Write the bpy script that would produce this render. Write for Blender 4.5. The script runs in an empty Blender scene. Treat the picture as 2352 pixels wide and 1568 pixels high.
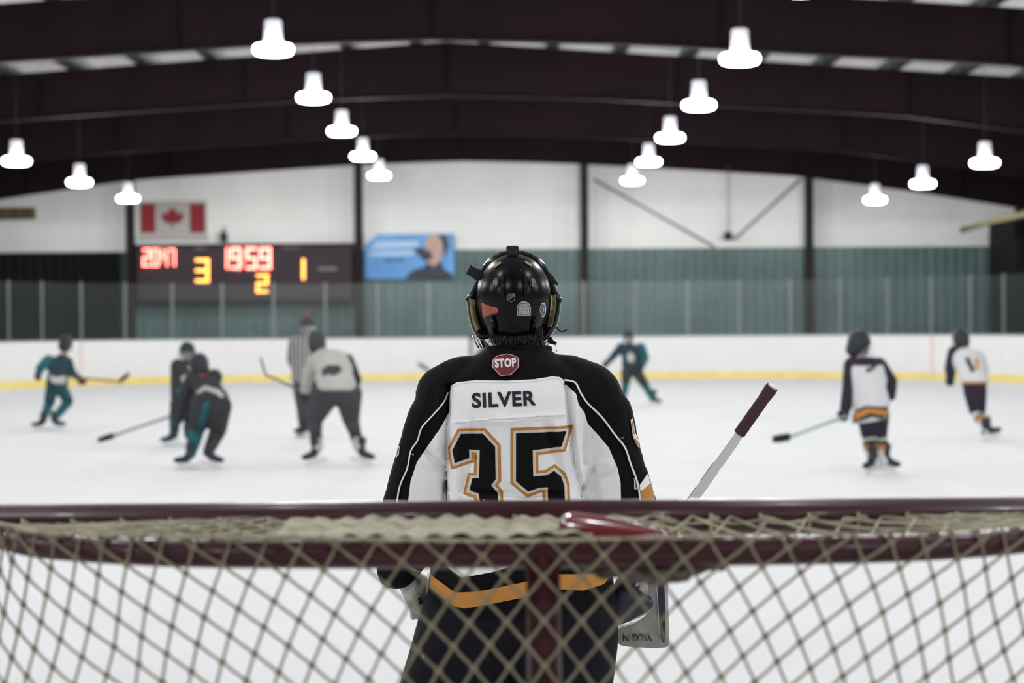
import bpy, bmesh, math, random
from mathutils import Vector, Matrix, noise
from mathutils.bvhtree import BVHTree
from mathutils.geometry import tessellate_polygon
random.seed(7)
S = bpy.context.scene
COL = S.collection
PI = math.pi
# ------------------------------------------------------------ camera, light, exposure
F = 5026.0                       # focal length in pixels of the 2352 px wide frame
CP = Vector((-0.055, 0.0, 1.543))
ROLL = math.radians(0.39); YAW = math.atan(17/F); PITCH = -math.atan(38/F)
cam = bpy.data.cameras.new('camera'); cam_o = bpy.data.objects.new('camera', cam); COL.objects.link(cam_o)
cam.sensor_width = 36; cam.lens = F/2352*36; cam.clip_end = 300; cam.clip_start = 0.05
MC = Matrix.Rotation(-YAW, 4, 'Z') @ Matrix.Rotation(PI/2+PITCH, 4, 'X') @ Matrix.Rotation(ROLL*-1, 4, 'Z')
cam_o.matrix_world = Matrix.Translation(CP) @ MC
S.camera = cam_o
cam.dof.use_dof = True; cam.dof.focus_distance = 5.88; cam.dof.aperture_fstop = 3.6; cam.dof.aperture_blades = 9
W = bpy.data.worlds.new('world'); S.world = W; W.use_nodes = True
W.node_tree.nodes['Background'].inputs[0].default_value = (.5, .55, .62, 1)
W.node_tree.nodes['Background'].inputs[1].default_value = .05
S.view_settings.view_transform = 'Standard'; S.view_settings.look = 'None'
S.view_settings.gamma = 1; S.view_settings.use_curve_mapping = False
S.view_settings.exposure = 0.0
LAMP_W = 80.0; BEAM = .45; UPL = 3.5; UPW = .5
R3 = MC.to_3x3()
def at(px, py, d):
    """point of the place that the photo shows at px,py when it stands at distance d"""
    v = R3 @ Vector(((px-1176)/F, (784-py)/F, -1.0))
    return CP + v*(d/v.y)
def X_(px, py, d): return at(px, py, d).x
def Z_(px, py, d): return at(px, py, d).z

# ------------------------------------------------------------ materials
def mat(name, col, rough=.6, metal=0, spec=.5, bump=0, bscale=200, var=0, vscale=5, coat=0, emit=None, estr=0, trans=0, sheen=0):
    m = bpy.data.materials.new(name); m.use_nodes = True
    nt = m.node_tree; b = nt.nodes['Principled BSDF']; L = nt.links
    b.inputs['Base Color'].default_value = (*col, 1); b.inputs['Roughness'].default_value = rough
    b.inputs['Metallic'].default_value = metal; b.inputs['Specular IOR Level'].default_value = spec
    b.inputs['Coat Weight'].default_value = coat; b.inputs['Coat Roughness'].default_value = .08
    tc = nt.nodes.new('ShaderNodeTexCoord')
    if var:
        n = nt.nodes.new('ShaderNodeTexNoise'); n.inputs['Scale'].default_value = vscale; n.inputs['Detail'].default_value = 5
        r = nt.nodes.new('ShaderNodeValToRGB'); L.new(tc.outputs['Object'], n.inputs['Vector']); L.new(n.outputs[0], r.inputs[0])
        r.color_ramp.elements[0].position = .3; r.color_ramp.elements[1].position = .7
        r.color_ramp.elements[0].color = (*[c*(1-var) for c in col], 1); r.color_ramp.elements[1].color = (*[min(1, c*(1+var)) for c in col], 1)
        L.new(r.outputs[0], b.inputs['Base Color'])
    if bump:
        n2 = nt.nodes.new('ShaderNodeTexNoise'); n2.inputs['Scale'].default_value = bscale; n2.inputs['Detail'].default_value = 3
        bp = nt.nodes.new('ShaderNodeBump'); bp.inputs['Strength'].default_value = bump; bp.inputs['Distance'].default_value = .002
        L.new(tc.outputs['Object'], n2.inputs['Vector']); L.new(n2.outputs[0], bp.inputs['Height']); L.new(bp.outputs[0], b.inputs['Normal'])
    if emit:
        b.inputs['Emission Color'].default_value = (*emit, 1); b.inputs['Emission Strength'].default_value = estr
    return m
M = {}
M['ice'] = mat('ice', (.83, .83, .835), .8, spec=.06, var=.025, vscale=.6, bump=.15, bscale=30)
M['board'] = mat('white_board', (.73, .72, .71), .5, var=.02, vscale=2)
M['yellow'] = mat('yellow_kickplate', (.80, .64, .20), .5, var=.08, vscale=3)
M['redline'] = mat('red_line', (.80, .64, .60), .5)
M['alu'] = mat('aluminium', (.20, .205, .21), .45, metal=.3)
M['capgrey'] = mat('cap_grey', (.30, .32, .33), .5)
M['wallwhite'] = mat('white_insulation', (.86, .86, .82), .8, var=.08, vscale=.35)
M['deck'] = mat('roof_insulation', (.80, .80, .77), .8, var=.06, vscale=2)
M['teal'] = mat('teal_siding', (.095, .155, .148), .45, var=.28, vscale=.5)
M['darkside'] = mat('dark_siding', (.009, .0095, .011), .7, spec=.15, var=.3, vscale=.6)
M['steel'] = mat('maroon_steel', (.013, .006, .0085), .7, spec=.12, var=.2, vscale=.6)
M['column'] = mat('column_steel', (.022, .017, .018), .7, spec=.2)
M['purlin'] = mat('purlin_grey', (.03, .032, .034), .6)
M['concrete'] = mat('concrete', (.12, .12, .12), .8, var=.2, vscale=1)
M['maroon'] = mat('maroon_paint', (.050, .009, .014), .38, spec=.35, coat=.08, var=.25, vscale=14, bump=.1, bscale=40)
M['bottle_red'] = mat('red_plastic', (.20, .016, .024), .2, coat=.6)
M['cord'] = mat('net_cord', (.26, .23, .16), .9, var=.2, vscale=25)
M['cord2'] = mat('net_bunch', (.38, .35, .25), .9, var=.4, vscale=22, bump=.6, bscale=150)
M['black'] = mat('black_cloth', (.006, .0055, .0065), .9, spec=.12, bump=.3, bscale=900, var=.15, vscale=8)
M['navy'] = mat('navy_cloth', (.004, .004, .009), .8, spec=.2, bump=.25, bscale=900)
M['white'] = mat('white_cloth', (.86, .86, .87), .85, spec=.2, bump=.35, bscale=900, var=.03, vscale=9)
M['white2'] = mat('nameplate_cloth', (.90, .90, .91), .8, spec=.2, bump=.3, bscale=500)
M['cream'] = mat('cream_twill', (.62, .60, .50), .8)
M['orange'] = mat('orange_twill', (.50, .21, .035), .75, bump=.2, bscale=700)
M['stopred'] = mat('stop_red', (.15, .017, .017), .7, bump=.2, bscale=700)
M['letterwhite'] = mat('letter_white', (.80, .78, .78), .7)
M['letterblack'] = mat('letter_black', (.012, .014, .02), .8)
M['gloss'] = mat('helmet_gloss_black', (.002, .002, .003), .27, coat=0, spec=.2)
M['gloss2'] = mat('mask_gloss_black', (.006, .009, .009), .14, coat=.5, spec=.4, var=.6, vscale=35)
M['foam'] = mat('tan_foam', (.34, .30, .15), .95, bump=.5, bscale=400)
M['strap'] = mat('black_strap', (.006, .006, .010), .8, bump=.4, bscale=500)
M['tape'] = mat('red_tape', (.36, .07, .045), .35, var=.35, vscale=90)
M['sticker'] = mat('grey_sticker', (.42, .42, .38), .5, var=.3, vscale=120)
M['blue'] = mat('blue_print', (.03, .12, .26), .5)
M['logogrey'] = mat('grey_print', (.16, .16, .17), .5)
M['steelwire'] = mat('steel_wire', (.75, .76, .78), .25, metal=1)
M['hair'] = mat('dark_hair', (.018, .014, .012), .45, spec=.5)
M['skin'] = mat('skin', (.42, .24, .17), .6)
M['greyleather'] = mat('silver_leather', (.27, .29, .27), .5, var=.15, vscale=30, bump=.3, bscale=300)
M['paleleather'] = mat('pale_leather', (.42, .42, .38), .5, var=.15, vscale=30, bump=.3, bscale=300)
M['navyleather'] = mat('navy_leather', (.012, .012, .035), .4)
M['shaft'] = mat('white_shaft', (.62, .63, .63), .35)
M['grip'] = mat('maroon_tape', (.055, .018, .026), .85, bump=.6, bscale=300)
M['woodstick'] = mat('stick_composite', (.14, .14, .10), .5)
M['greenstick'] = mat('stick_green', (.30, .42, .32), .5)
M['tealcloth'] = mat('teal_cloth', (.008, .105, .12), .85, var=.3, vscale=10)
M['tealdark'] = mat('dark_teal_cloth', (.012, .035, .05), .85, var=.3, vscale=10)
M['tealmid'] = mat('mid_teal_cloth', (.008, .06, .07), .85, var=.5, vscale=4)
M['greycloth'] = mat('charcoal_cloth', (.05, .05, .055), .9, var=.15, vscale=6)
M['greydark'] = mat('dark_grey_cloth', (.03, .03, .034), .9)
M['purplenavy'] = mat('purple_navy_cloth', (.018, .014, .028), .9)
M['whitedull'] = mat('grey_white_cloth', (.46, .45, .42), .9, var=.1, vscale=8)
M['gloveR'] = mat('red_glove', (.12, .012, .02), .6)
M['gloveK'] = mat('black_glove', (.010, .014, .018), .6)
M['skate'] = mat('skate_boot', (.010, .013, .018), .4)
M['blade'] = mat('skate_blade', (.55, .56, .58), .25, metal=1)
M['holder'] = mat('blade_holder', (.7, .7, .7), .4)
M['led'] = mat('scoreboard_case', (.030, .018, .024), .7, var=.2, vscale=1)
M['red_led'] = mat('red_led', (.8, .1, .1), .5, emit=(1, .20, .15), estr=8)
M['orange_led'] = mat('orange_led', (.8, .4, .1), .5, emit=(1, .40, .06), estr=3.5)
M['lampglow'] = mat('lamp_glow', (.9, .9, .95), .5, emit=(.93, .94, 1), estr=14)
M['lampneck'] = mat('lamp_neck_glow', (.8, .8, .85), .4, emit=(.9, .9, 1), estr=.45)
M['flagwhite'] = mat('flag_white', (.50, .47, .45), .9)
M['flagred'] = mat('flag_red', (.28, .03, .035), .9)
M['posterblue'] = mat('poster_blue', (.13, .36, .72), .6, var=.2, vscale=1.2)
M['posterpale'] = mat('poster_pale_blue', (.45, .62, .80), .6)
M['posterskin'] = mat('poster_skin', (.52, .36, .29), .6)
M['posterdark'] = mat('poster_dark', (.03, .035, .05), .6)
M['dim'] = mat('dim_yellow', (.10, .10, .03), .7)
M['dimred'] = mat('dim_red', (.12, .04, .03), .7)
M['duct'] = mat('yellow_pipe', (.22, .20, .10), .6)
def glass_mat():
    m = bpy.data.materials.new('rink_glass'); m.use_nodes = True; nt = m.node_tree; nt.nodes.clear()
    o = nt.nodes.new('ShaderNodeOutputMaterial'); t = nt.nodes.new('ShaderNodeBsdfTransparent'); t.inputs[0].default_value = (.93, .96, .95, 1)
    g = nt.nodes.new('ShaderNodeBsdfGlossy'); g.inputs['Roughness'].default_value = .25
    d = nt.nodes.new('ShaderNodeBsdfDiffuse'); d.inputs[0].default_value = (.8, .85, .85, 1)
    a = nt.nodes.new('ShaderNodeMixShader'); a.inputs[0].default_value = .6
    b = nt.nodes.new('ShaderNodeMixShader'); b.inputs[0].default_value = .02
    nt.links.new(g.outputs[0], a.inputs[1]); nt.links.new(d.outputs[0], a.inputs[2])
    nt.links.new(t.outputs[0], b.inputs[1]); nt.links.new(a.outputs[0], b.inputs[2]); nt.links.new(b.outputs[0], o.inputs[0])
    return m
M['glass'] = glass_mat()
def stripe_mat():
    m = mat('black_white_stripes', (.4, .4, .4), .9); nt = m.node_tree
    tc = nt.nodes.new('ShaderNodeTexCoord'); w = nt.nodes.new('ShaderNodeTexWave'); w.inputs['Scale'].default_value = 5.2
    r = nt.nodes.new('ShaderNodeValToRGB'); r.color_ramp.interpolation = 'CONSTANT'; r.color_ramp.elements[1].position = .5
    r.color_ramp.elements[0].color = (.03, .03, .04, 1); r.color_ramp.elements[1].color = (.42, .41, .40, 1)
    nt.links.new(tc.outputs['Object'], w.inputs[0]); nt.links.new(w.outputs[1], r.inputs[0]); nt.links.new(r.outputs[0], nt.nodes['Principled BSDF'].inputs['Base Color'])
    return m
M['stripes'] = stripe_mat()

# ------------------------------------------------------------ object helpers
def tag(o, label=None, cat=None, group=None, kind=None):
    if label: o['label'] = label
    if cat: o['category'] = cat
    if group: o['group'] = group
    if kind: o['kind'] = kind
    return o
def empty(name, loc, label=None, cat=None, group=None):
    o = bpy.data.objects.new(name, None); COL.objects.link(o); o.location = loc; o.empty_display_size = .1
    o['_o'] = list(loc); return tag(o, label, cat, group)
def worg(p):
    v = Vector((0, 0, 0))
    while p is not None: v += p.location; p = p.parent
    return v
class MB:
    def __init__(s): s.v = []; s.f = []
    def add(s, vs, fs):
        n = len(s.v); s.v += [Vector(v) for v in vs]; s.f += [[i+n for i in f] for f in fs]; return s
    def box(s, c, d, rot=None):
        c = Vector(c); h = [x/2 for x in d]
        vs = [Vector((x*h[0], y*h[1], z*h[2])) for x in (-1, 1) for y in (-1, 1) for z in (-1, 1)]
        if rot is not None: vs = [rot @ v for v in vs]
        return s.add([v+c for v in vs], [(0, 1, 3, 2), (4, 6, 7, 5), (0, 4, 5, 1), (2, 3, 7, 6), (0, 2, 6, 4), (1, 5, 7, 3)])
    def tube(s, pts, r, n=8, closed=False, caps=True, flat=1.0):
        pts = [Vector(p) for p in pts]; N = len(pts); vs = []; up0 = None
        for i, p in enumerate(pts):
            if closed: t = pts[(i+1) % N]-pts[i-1]
            else: t = pts[min(i+1, N-1)]-pts[max(i-1, 0)]
            t.normalize()
            if up0 is None:
                up0 = Vector((0, 0, 1)) if abs(t.z) < .9 else Vector((0, 1, 0))
            a = (up0-t*up0.dot(t)).normalized(); b = t.cross(a); up0 = a
            rr = r[i] if isinstance(r, (list, tuple)) else r
            for k in range(n):
                w = 2*PI*k/n; vs.append(p+a*math.cos(w)*rr+b*math.sin(w)*rr*flat)
        fs = []
        for i in range(N if closed else N-1):
            j = (i+1) % N
            for k in range(n): fs.append((i*n+k, i*n+(k+1) % n, j*n+(k+1) % n, j*n+k))
        if caps and not closed: fs += [tuple(range(n))[::-1], tuple((N-1)*n+k for k in range(n))]
        return s.add(vs, fs)
    def ball(s, c, r, n=12, m=8):
        c = Vector(c); r = r if isinstance(r, (list, tuple, Vector)) else (r, r, r); vs = [c+Vector((0, 0, r[2]))]
        for i in range(1, m):
            a = PI*i/m
            for k in range(n):
                w = 2*PI*k/n; vs.append(c+Vector((math.sin(a)*math.cos(w)*r[0], math.sin(a)*math.sin(w)*r[1], math.cos(a)*r[2])))
        vs.append(c-Vector((0, 0, r[2]))); fs = []
        for k in range(n): fs.append((0, 1+k, 1+(k+1) % n))
        for i in range(m-2):
            for k in range(n): fs.append((1+i*n+k, 1+(i+1)*n+k, 1+(i+1)*n+(k+1) % n, 1+i*n+(k+1) % n))
        for k in range(n): fs.append((1+(m-2)*n+k, len(vs)-1, 1+(m-2)*n+(k+1) % n))
        return s.add(vs, fs)
    def rings(s, rs, cap=True):
        n = len(rs[0]); vs = [v for r in rs for v in r]; fs = []
        for i in range(len(rs)-1):
            for k in range(n): fs.append((i*n+k, i*n+(k+1) % n, (i+1)*n+(k+1) % n, (i+1)*n+k))
        if cap: fs += [tuple(range(n))[::-1], tuple((len(rs)-1)*n+k for k in range(n))]
        return s.add(vs, fs)
    def lathe(s, c, prof, n=24):
        c = Vector(c)
        return s.rings([[c+Vector((r*math.cos(2*PI*k/n), r*math.sin(2*PI*k/n), z)) for k in range(n)] for r, z in prof])
    def prism(s, poly, dirv):
        """poly: list of 3D points, extruded along dirv"""
        n = len(poly); dirv = Vector(dirv); vs = [Vector(p) for p in poly]; tri = tessellate_polygon([vs])
        fs = [tuple(t) for t in tri]+[tuple(i+n for i in t[::-1]) for t in tri]+[(i, (i+1) % n, n+(i+1) % n, n+i) for i in range(n)]
        return s.add(vs+[v+dirv for v in vs], fs)
    def chain(s, nodes, step=.35):
        """blobs along a limb: nodes = [(point, radius or (rx,ry,rz))...]"""
        nd = [(Vector(p), Vector(r if isinstance(r, (tuple, list, Vector)) else (r, r, r))) for p, r in nodes]
        for (p0, r0), (p1, r1) in zip(nd, nd[1:]):
            L = (p1-p0).length; k = max(1, int(L/(min(*r0, *r1)*step))); k = min(k, 24)
            for i in range(k+1):
                t = i/k; s.ball(p0.lerp(p1, t), r0.lerp(r1, t), 14, 9)
        if len(nd) == 1: s.ball(nd[0][0], nd[0][1], 16, 10)
        return s
    def build(s, name, m, parent=None, smooth=True, fuse=0, it=4, auto=False, post=None):
        me = bpy.data.meshes.new(name); me.from_pydata(s.v, [], s.f)
        bm = bmesh.new(); bm.from_mesh(me); bmesh.ops.recalc_face_normals(bm, faces=bm.faces); bm.to_mesh(me); bm.free()
        if fuse: me = remesh(me, fuse, it)
        if post: post(me)
        return finish(name, me, m, parent, smooth)
def remesh(me, vox, it):
    o = bpy.data.objects.new('tmp', me); COL.objects.link(o)
    a = o.modifiers.new('r', 'REMESH'); a.mode = 'VOXEL'; a.voxel_size = vox
    b = o.modifiers.new('s', 'SMOOTH'); b.factor = .5; b.iterations = it
    dg = bpy.context.evaluated_depsgraph_get(); dg.update()
    out = bpy.data.meshes.new_from_object(o.evaluated_get(dg)); bpy.data.objects.remove(o)
    return out
def finish(name, me, m, parent=None, smooth=True):
    me.name = name; me.materials.clear(); me.materials.append(m)
    o = bpy.data.objects.new(name, me); COL.objects.link(o)
    if parent is not None:
        o.parent = parent; me.transform(Matrix.Translation(-worg(parent)))
    else:
        vs = [v.co for v in me.vertices]
        if vs:
            c = Vector(((min(v.x for v in vs)+max(v.x for v in vs))/2, (min(v.y for v in vs)+max(v.y for v in vs))/2, min(v.z for v in vs)))
            me.transform(Matrix.Translation(-c)); o.location = c
    if smooth: me.polygons.foreach_set('use_smooth', [True]*len(me.polygons))
    me.update(); return o
def bvh_of(*objs):
    vs, fs = [], []
    for o in objs:
        w = worg(o); n = len(vs); vs += [v.co+w for v in o.data.vertices]; fs += [[i+n for i in p.vertices] for p in o.data.polygons]
    return BVHTree.FromPolygons(vs, fs)
def spline(pts, n=8, closed=False):
    pts = [Vector(p) for p in pts]; N = len(pts); out = []
    for i in range(N if closed else N-1):
        p = [pts[(i+k) % N] if closed else pts[max(0, min(N-1, i+k))] for k in (-1, 0, 1, 2)]
        for k in range(n):
            t = k/n
            out.append(.5*((2*p[1])+(p[2]-p[0])*t+(2*p[0]-5*p[1]+4*p[2]-p[3])*t*t+(-p[0]+3*p[1]-3*p[2]+p[3])*t**3))
    if not closed: out.append(pts[-1])
    return out
def offset_poly(P, o):
    P = [Vector(p) for p in P]; A = sum(P[i].x*P[(i+1) % len(P)].y-P[(i+1) % len(P)].x*P[i].y for i in range(len(P)))
    if A < 0: o = -o
    out = []
    for i in range(len(P)):
        a, b, c = P[i-1], P[i], P[(i+1) % len(P)]; e1 = (b-a).normalized(); e2 = (c-b).normalized()
        n1 = Vector((e1.y, -e1.x)); n2 = Vector((e2.y, -e2.x)); k = n1+n2
        den = max(.35, 1+n1.dot(n2)); out.append(b+k/den*o)
    return out
def text_tris(txt, bold=.02, space=1.0):
    cu = bpy.data.curves.new('t', 'FONT'); cu.body = txt; cu.size = 1; cu.offset = bold; cu.space_character = space; cu.resolution_u = 4
    o = bpy.data.objects.new('t', cu); COL.objects.link(o); dg = bpy.context.evaluated_depsgraph_get(); dg.update()
    me = bpy.data.meshes.new_from_object(o.evaluated_get(dg)); bpy.data.objects.remove(o)
    vs = [(v.co.x, v.co.y) for v in me.vertices]; fs = [list(p.vertices) for p in me.polygons]; bpy.data.meshes.remove(me)
    return vs, fs
def place_text(txt, box, ang=0, bold=.02, space=1.0, flip=False):
    """fit text in pixel box (x0,y0,x1,y1) on the picture, return px verts and faces"""
    vs, fs = text_tris(txt, bold, space)
    x0, x1 = min(v[0] for v in vs), max(v[0] for v in vs); y0, y1 = min(v[1] for v in vs), max(v[1] for v in vs)
    cx, cy = (box[0]+box[2])/2, (box[1]+box[3])/2; out = []
    for v in vs:
        u = ((v[0]-x0)/(x1-x0)-.5)*(box[2]-box[0]); w = -((v[1]-y0)/(y1-y0)-.5)*(box[3]-box[1])
        if flip: u, w = -u, -w
        ca, sa = math.cos(ang), math.sin(ang); out.append((cx+u*ca-w*sa, cy+u*sa+w*ca))
    return out, fs
def applique(name, m, parent, bvh, d, poly=None, tris=None, off=.002, grid=5, skirt=.004, smooth=True):
    """a sewn-on or printed piece that follows the surface under it; outline given in photo pixels at distance d"""
    bm = bmesh.new()
    if poly is not None:
        vs = [Vector((p[0], p[1], 0)) for p in poly]; fs = [list(t) for t in tessellate_polygon([vs])]
    else: vs = [Vector((p[0], p[1], 0)) for p in tris[0]]; fs = tris[1]
    bv = [bm.verts.new(v) for v in vs]
    for f in fs:
        try: bm.faces.new([bv[i] for i in f])
        except ValueError: pass
    bmesh.ops.recalc_face_normals(bm, faces=bm.faces)
    xs = [v.x for v in vs]; ys = [v.y for v in vs]
    for axis, lo, hi in ((0, min(xs), max(xs)), (1, min(ys), max(ys))):
        t = math.floor(lo/grid)*grid+grid
        while t < hi:
            co = Vector((t, 0, 0)) if axis == 0 else Vector((0, t, 0)); no = Vector((1, 0, 0)) if axis == 0 else Vector((0, 1, 0))
            bmesh.ops.bisect_plane(bm, geom=list(bm.verts)+list(bm.edges)+list(bm.faces), plane_co=co, plane_no=no, dist=.001)
            t += grid
    last = d
    for v in bm.verts:
        p = at(v.co.x, v.co.y, d); hit = bvh.ray_cast(Vector((p.x, d-1.5, p.z)), Vector((0, 1, 0)))
        if hit[0] is None:
            hit = bvh.find_nearest(Vector((p.x, d, p.z)))
            n = hit[1]; q = Vector(hit[0]); v.co = q+Vector((0, -off, 0)); continue
        v.co = Vector((p.x, hit[0].y-off, p.z))
    if skirt:
        be = [e for e in bm.edges if e.is_boundary]
        r = bmesh.ops.extrude_edge_only(bm, edges=be)
        for v in [g for g in r['geom'] if isinstance(g, bmesh.types.BMVert)]: v.co.y += skirt
    bmesh.ops.recalc_face_normals(bm, faces=bm.faces)
    me = bpy.data.meshes.new(name); bm.to_mesh(me); bm.free()
    return finish(name, me, m, parent, smooth)
def dup(root):
    r = root.copy(); COL.objects.link(r)
    for ch in list(root.children):
        c = ch.copy(); COL.objects.link(c); c.parent = r
        for g in list(ch.children):
            e = g.copy(); COL.objects.link(e); e.parent = c
    return r
ORD = ['first', 'second', 'third', 'fourth', 'fifth', 'sixth', 'seventh', 'eighth', 'ninth']

# ------------------------------------------------------------ rink shell
XR = -1.3                                           # ridge
XW = 19.0; YN = -6.0; YF = 67.0
def deck_z(x): return 7.97-.068*abs(x-XR)
PROF = [(0, 0), (3, .08), (6, .26), (10, .5), (14, 1.05), (17, 1.55), (20.5, 2.4)]
def drop(u):
    u = abs(u)
    for (a, b), (c, d) in zip(PROF, PROF[1:]):
        if u <= c: return b+(d-b)*(u-a)/(c-a)
    return PROF[-1][1]
def low_z(x): return 6.58-drop(x-XR)
def struct(name, mb, m, smooth=False):
    o = mb.build(name, m, None, smooth); o['kind'] = 'structure'; return o
struct('floor', MB().box((0, (YN+YF)/2, -.11), (2*XW+.4, YF-YN+.4, .18)), M['concrete'])
# ice sheet with round corners
RW = 12.95; RF = 61.15; RN = -.35; RC = 8.5
def rink_loop(o=0, n=14):
    pts = []
    for cx, cy, a0 in ((RW-RC, RF-RC, 0), (-RW+RC, RF-RC, 90), (-RW+RC, RN+RC, 180), (RW-RC, RN+RC, 270)):
        for k in range(n+1):
            a = math.radians(a0+90*k/n); pts.append(Vector((cx+(RC+o)*math.cos(a), cy+(RC+o)*math.sin(a), 0)))
    return pts
ice = MB(); lp = rink_loop(.02, 20); ice.rings([[p+Vector((0, 0, -.02)) for p in lp], [p for p in lp]])
tag(ice.build('ice_sheet', M['ice'], None, False), 'smooth white ice sheet inside the boards', 'ice')
# side and near walls, end wall
struct('wall_left', MB().box((-XW-.1, (YN+YF)/2, 3.4), (.2, YF-YN, 6.8)), M['darkside'])
struct('wall_right', MB().box((XW+.1, (YN+YF)/2, 3.4), (.2, YF-YN, 6.8)), M['darkside'])
struct('wall_near', MB().box((0, YN-.1, 4), (2*XW, .2, 8)), M['darkside'])
mb = MB(); mb.prism([(-XW, YF+.1, 3.85), (XW, YF+.1, 3.85), (XW, YF+.1, deck_z(XW)), (XR, YF+.1, deck_z(XR)), (-XW, YF+.1, deck_z(-XW))], (0, .15, 0))
struct('wall_far', mb, M['wallwhite'])
# corrugated lower siding
mb = MB(); x = -11.7; prof = []
while x < XW:
    for dx, dy in ((0, 0), (.05, -.05), (.13, -.05), (.18, 0)): prof.append((x+dx, YF+dy))
    x += .305
n = len(prof); mb.add([(a, b, 0) for a, b in prof]+[(a, b, 3.86) for a, b in prof]+[(a, YF+.095, 3.86) for a, b in prof], [(i, i+1, n+i+1, n+i) for i in range(n-1)]+[(n+i, n+i+1, 2*n+i+1, 2*n+i) for i in range(n-1)])
o = mb.build('lower_siding', M['teal'], None, False); tag(o, 'ribbed teal metal siding on the lower far wall', 'siding')
mb = MB(); x = -XW; prof = []
while x < -11.8:
    for dx, dy in ((0, 0), (.05, -.05), (.13, -.05), (.18, 0)): prof.append((x+dx, YF+dy))
    x += .305
n = len(prof); mb.add([(a, b, 0) for a, b in prof]+[(a, b, 3.86) for a, b in prof]+[(a, YF+.095, 3.86) for a, b in prof], [(i, i+1, n+i+1, n+i) for i in range(n-1)]+[(n+i, n+i+1, 2*n+i+1, 2*n+i) for i in range(n-1)])
o = mb.build('lower_siding', M['darkside'], None, False); tag(o, 'dark ribbed siding at the left end of the far wall', 'siding')
# roof deck
mb = MB()
for s0, s1 in ((-XW, XR), (XR, XW)):
    a, b = (s0, deck_z(s0)), (s1, deck_z(s1))
    mb.prism([(a[0], YN, a[1]), (b[0], YN, b[1]), (b[0], YN, b[1]+.1), (a[0], YN, a[1]+.1)], (0, YF+.3-YN, 0))
struct('ceiling', mb, M['deck'])
# purlins
x = XR+.75; plist = []
for i in range(24):
    for xx in ([XR+.75+1.5*i] if XR+.75+1.5*i < XW-.3 else [])+([XR-.75-1.5*i] if XR-.75-1.5*i > -XW+.3 else []):
        z = deck_z(xx)
        q = MB(); q.box((xx, (YN+YF)/2, z-.11), (.07, YF-YN-.4, .20)); q.box((xx+.1, (YN+YF)/2, z-.2), (.26, YF-YN-.4, .015))
        tag(q.build('roof_purlin', M['purlin'], None, False), 'dark steel purlin running lengthwise under the roof', 'purlin', 'roof purlins')
# rigid frames
frames = [66.85, 57.5, 48.0, 38.5, 29.0, 19.5, 10.0, .5]
flab = ['maroon roof beam tight against the far wall', 'maroon roof beam second from the far wall', 'maroon roof beam third from the far wall', 'deep maroon roof beam just beyond the nearest lit lamps', 'near roof beam cropped by the top of the photo']
for i, yy in enumerate(frames):
    r = empty('roof_beam', (XR, yy, 6.5), flab[min(i, 4)], 'beam', 'maroon roof beams across the rink')
    xs = [XR+k*(XW-XR)/12 for k in range(13)]; xs = [XR-k*(XW+XR)/12 for k in range(12, 0, -1)]+xs
    lowp = [(x, yy-.01, low_z(x)) for x in xs]; top = [(x, yy-.01, deck_z(x)-.21) for x in reversed(xs)]
    MB().prism(lowp+top, (0, .02, 0)).build('web', M['steel'], r, False)
    fl = MB(); a = [Vector(p) for p in lowp]
    fl.rings([[p+Vector((0, -.12, 0)), p+Vector((0, .14, 0)), p+Vector((0, .14, -.025)), p+Vector((0, -.12, -.025))] for p in a]).build('bottom_flange', M['steel'], r, False)
    st = MB()
    for k in range(0, len(xs), 3):
        st.box((xs[k], yy, (low_z(xs[k])+deck_z(xs[k])-.22)/2), (.015, .2, deck_z(xs[k])-.24-low_z(xs[k])))
    st.build('stiffener', M['steel'], r, False)
# wall columns
for k, (px, lab) in enumerate(((300, 'dark steel column left of the scoreboard'), (825, 'dark steel column between scoreboard and blue poster'), (1343, 'dark steel column right of the masked head'), (1859, 'dark steel column behind the right skaters'), (2342, 'dark steel column at the right edge'))):
    X = X_(px, 600, 66.5); q = MB(); zt = low_z(X)-.03
    q.box((X, 66.36, zt/2), (.24, .02, zt)); q.box((X, 66.60, zt/2), (.24, .02, zt)); q.box((X, 66.48, zt/2), (.02, .22, zt))
    tag(q.build('steel_column', M['column'], None, False), lab, 'column', 'columns along the far wall')
# wind braces on the white wall, pull rod and fitting
def rodw(p0, p1, y=67.05, r=.035): return MB().tube([at(*p0, y), at(*p1, y)], r, 6)
tag(rodw((1364, 412), (1640, 566)).build('brace_rod', M['alu']), 'thin diagonal brace rod sloping down right on white wall', 'rod')
tag(rodw((1838, 412), (1688, 548)).build('brace_rod', M['alu']), 'thin diagonal brace rod sloping down left on white wall', 'rod')
h = empty('hanging_horn', at(1672, 540, 66.76), 'small dark horn hanging on a thin rod before the white wall', 'horn')
MB().tube([at(1672, 382, 66.76), at(1672, 532, 66.76)], .02, 6).build('rod', M['alu'], h)
c0 = at(1672, 540, 66.76); MB().lathe(c0+Vector((0, 0, -.12)), [(.02, .25), (.08, .22), (.13, .1), (.15, 0), (.1, -.02)]).build('bell', M['column'], h)
q = MB(); c0 = at(514, 545, 66.95); q.box(c0, (.16, .30, .3)); q.box(c0+Vector((0, 0, .2)), (.05, .05, .2)); q.ball(c0+Vector((0, -.1, 0)), .07)
tag(q.build('wall_fitting', M['column'], None, False), 'small dark fitting above the middle of the scoreboard', 'fitting')
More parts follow.
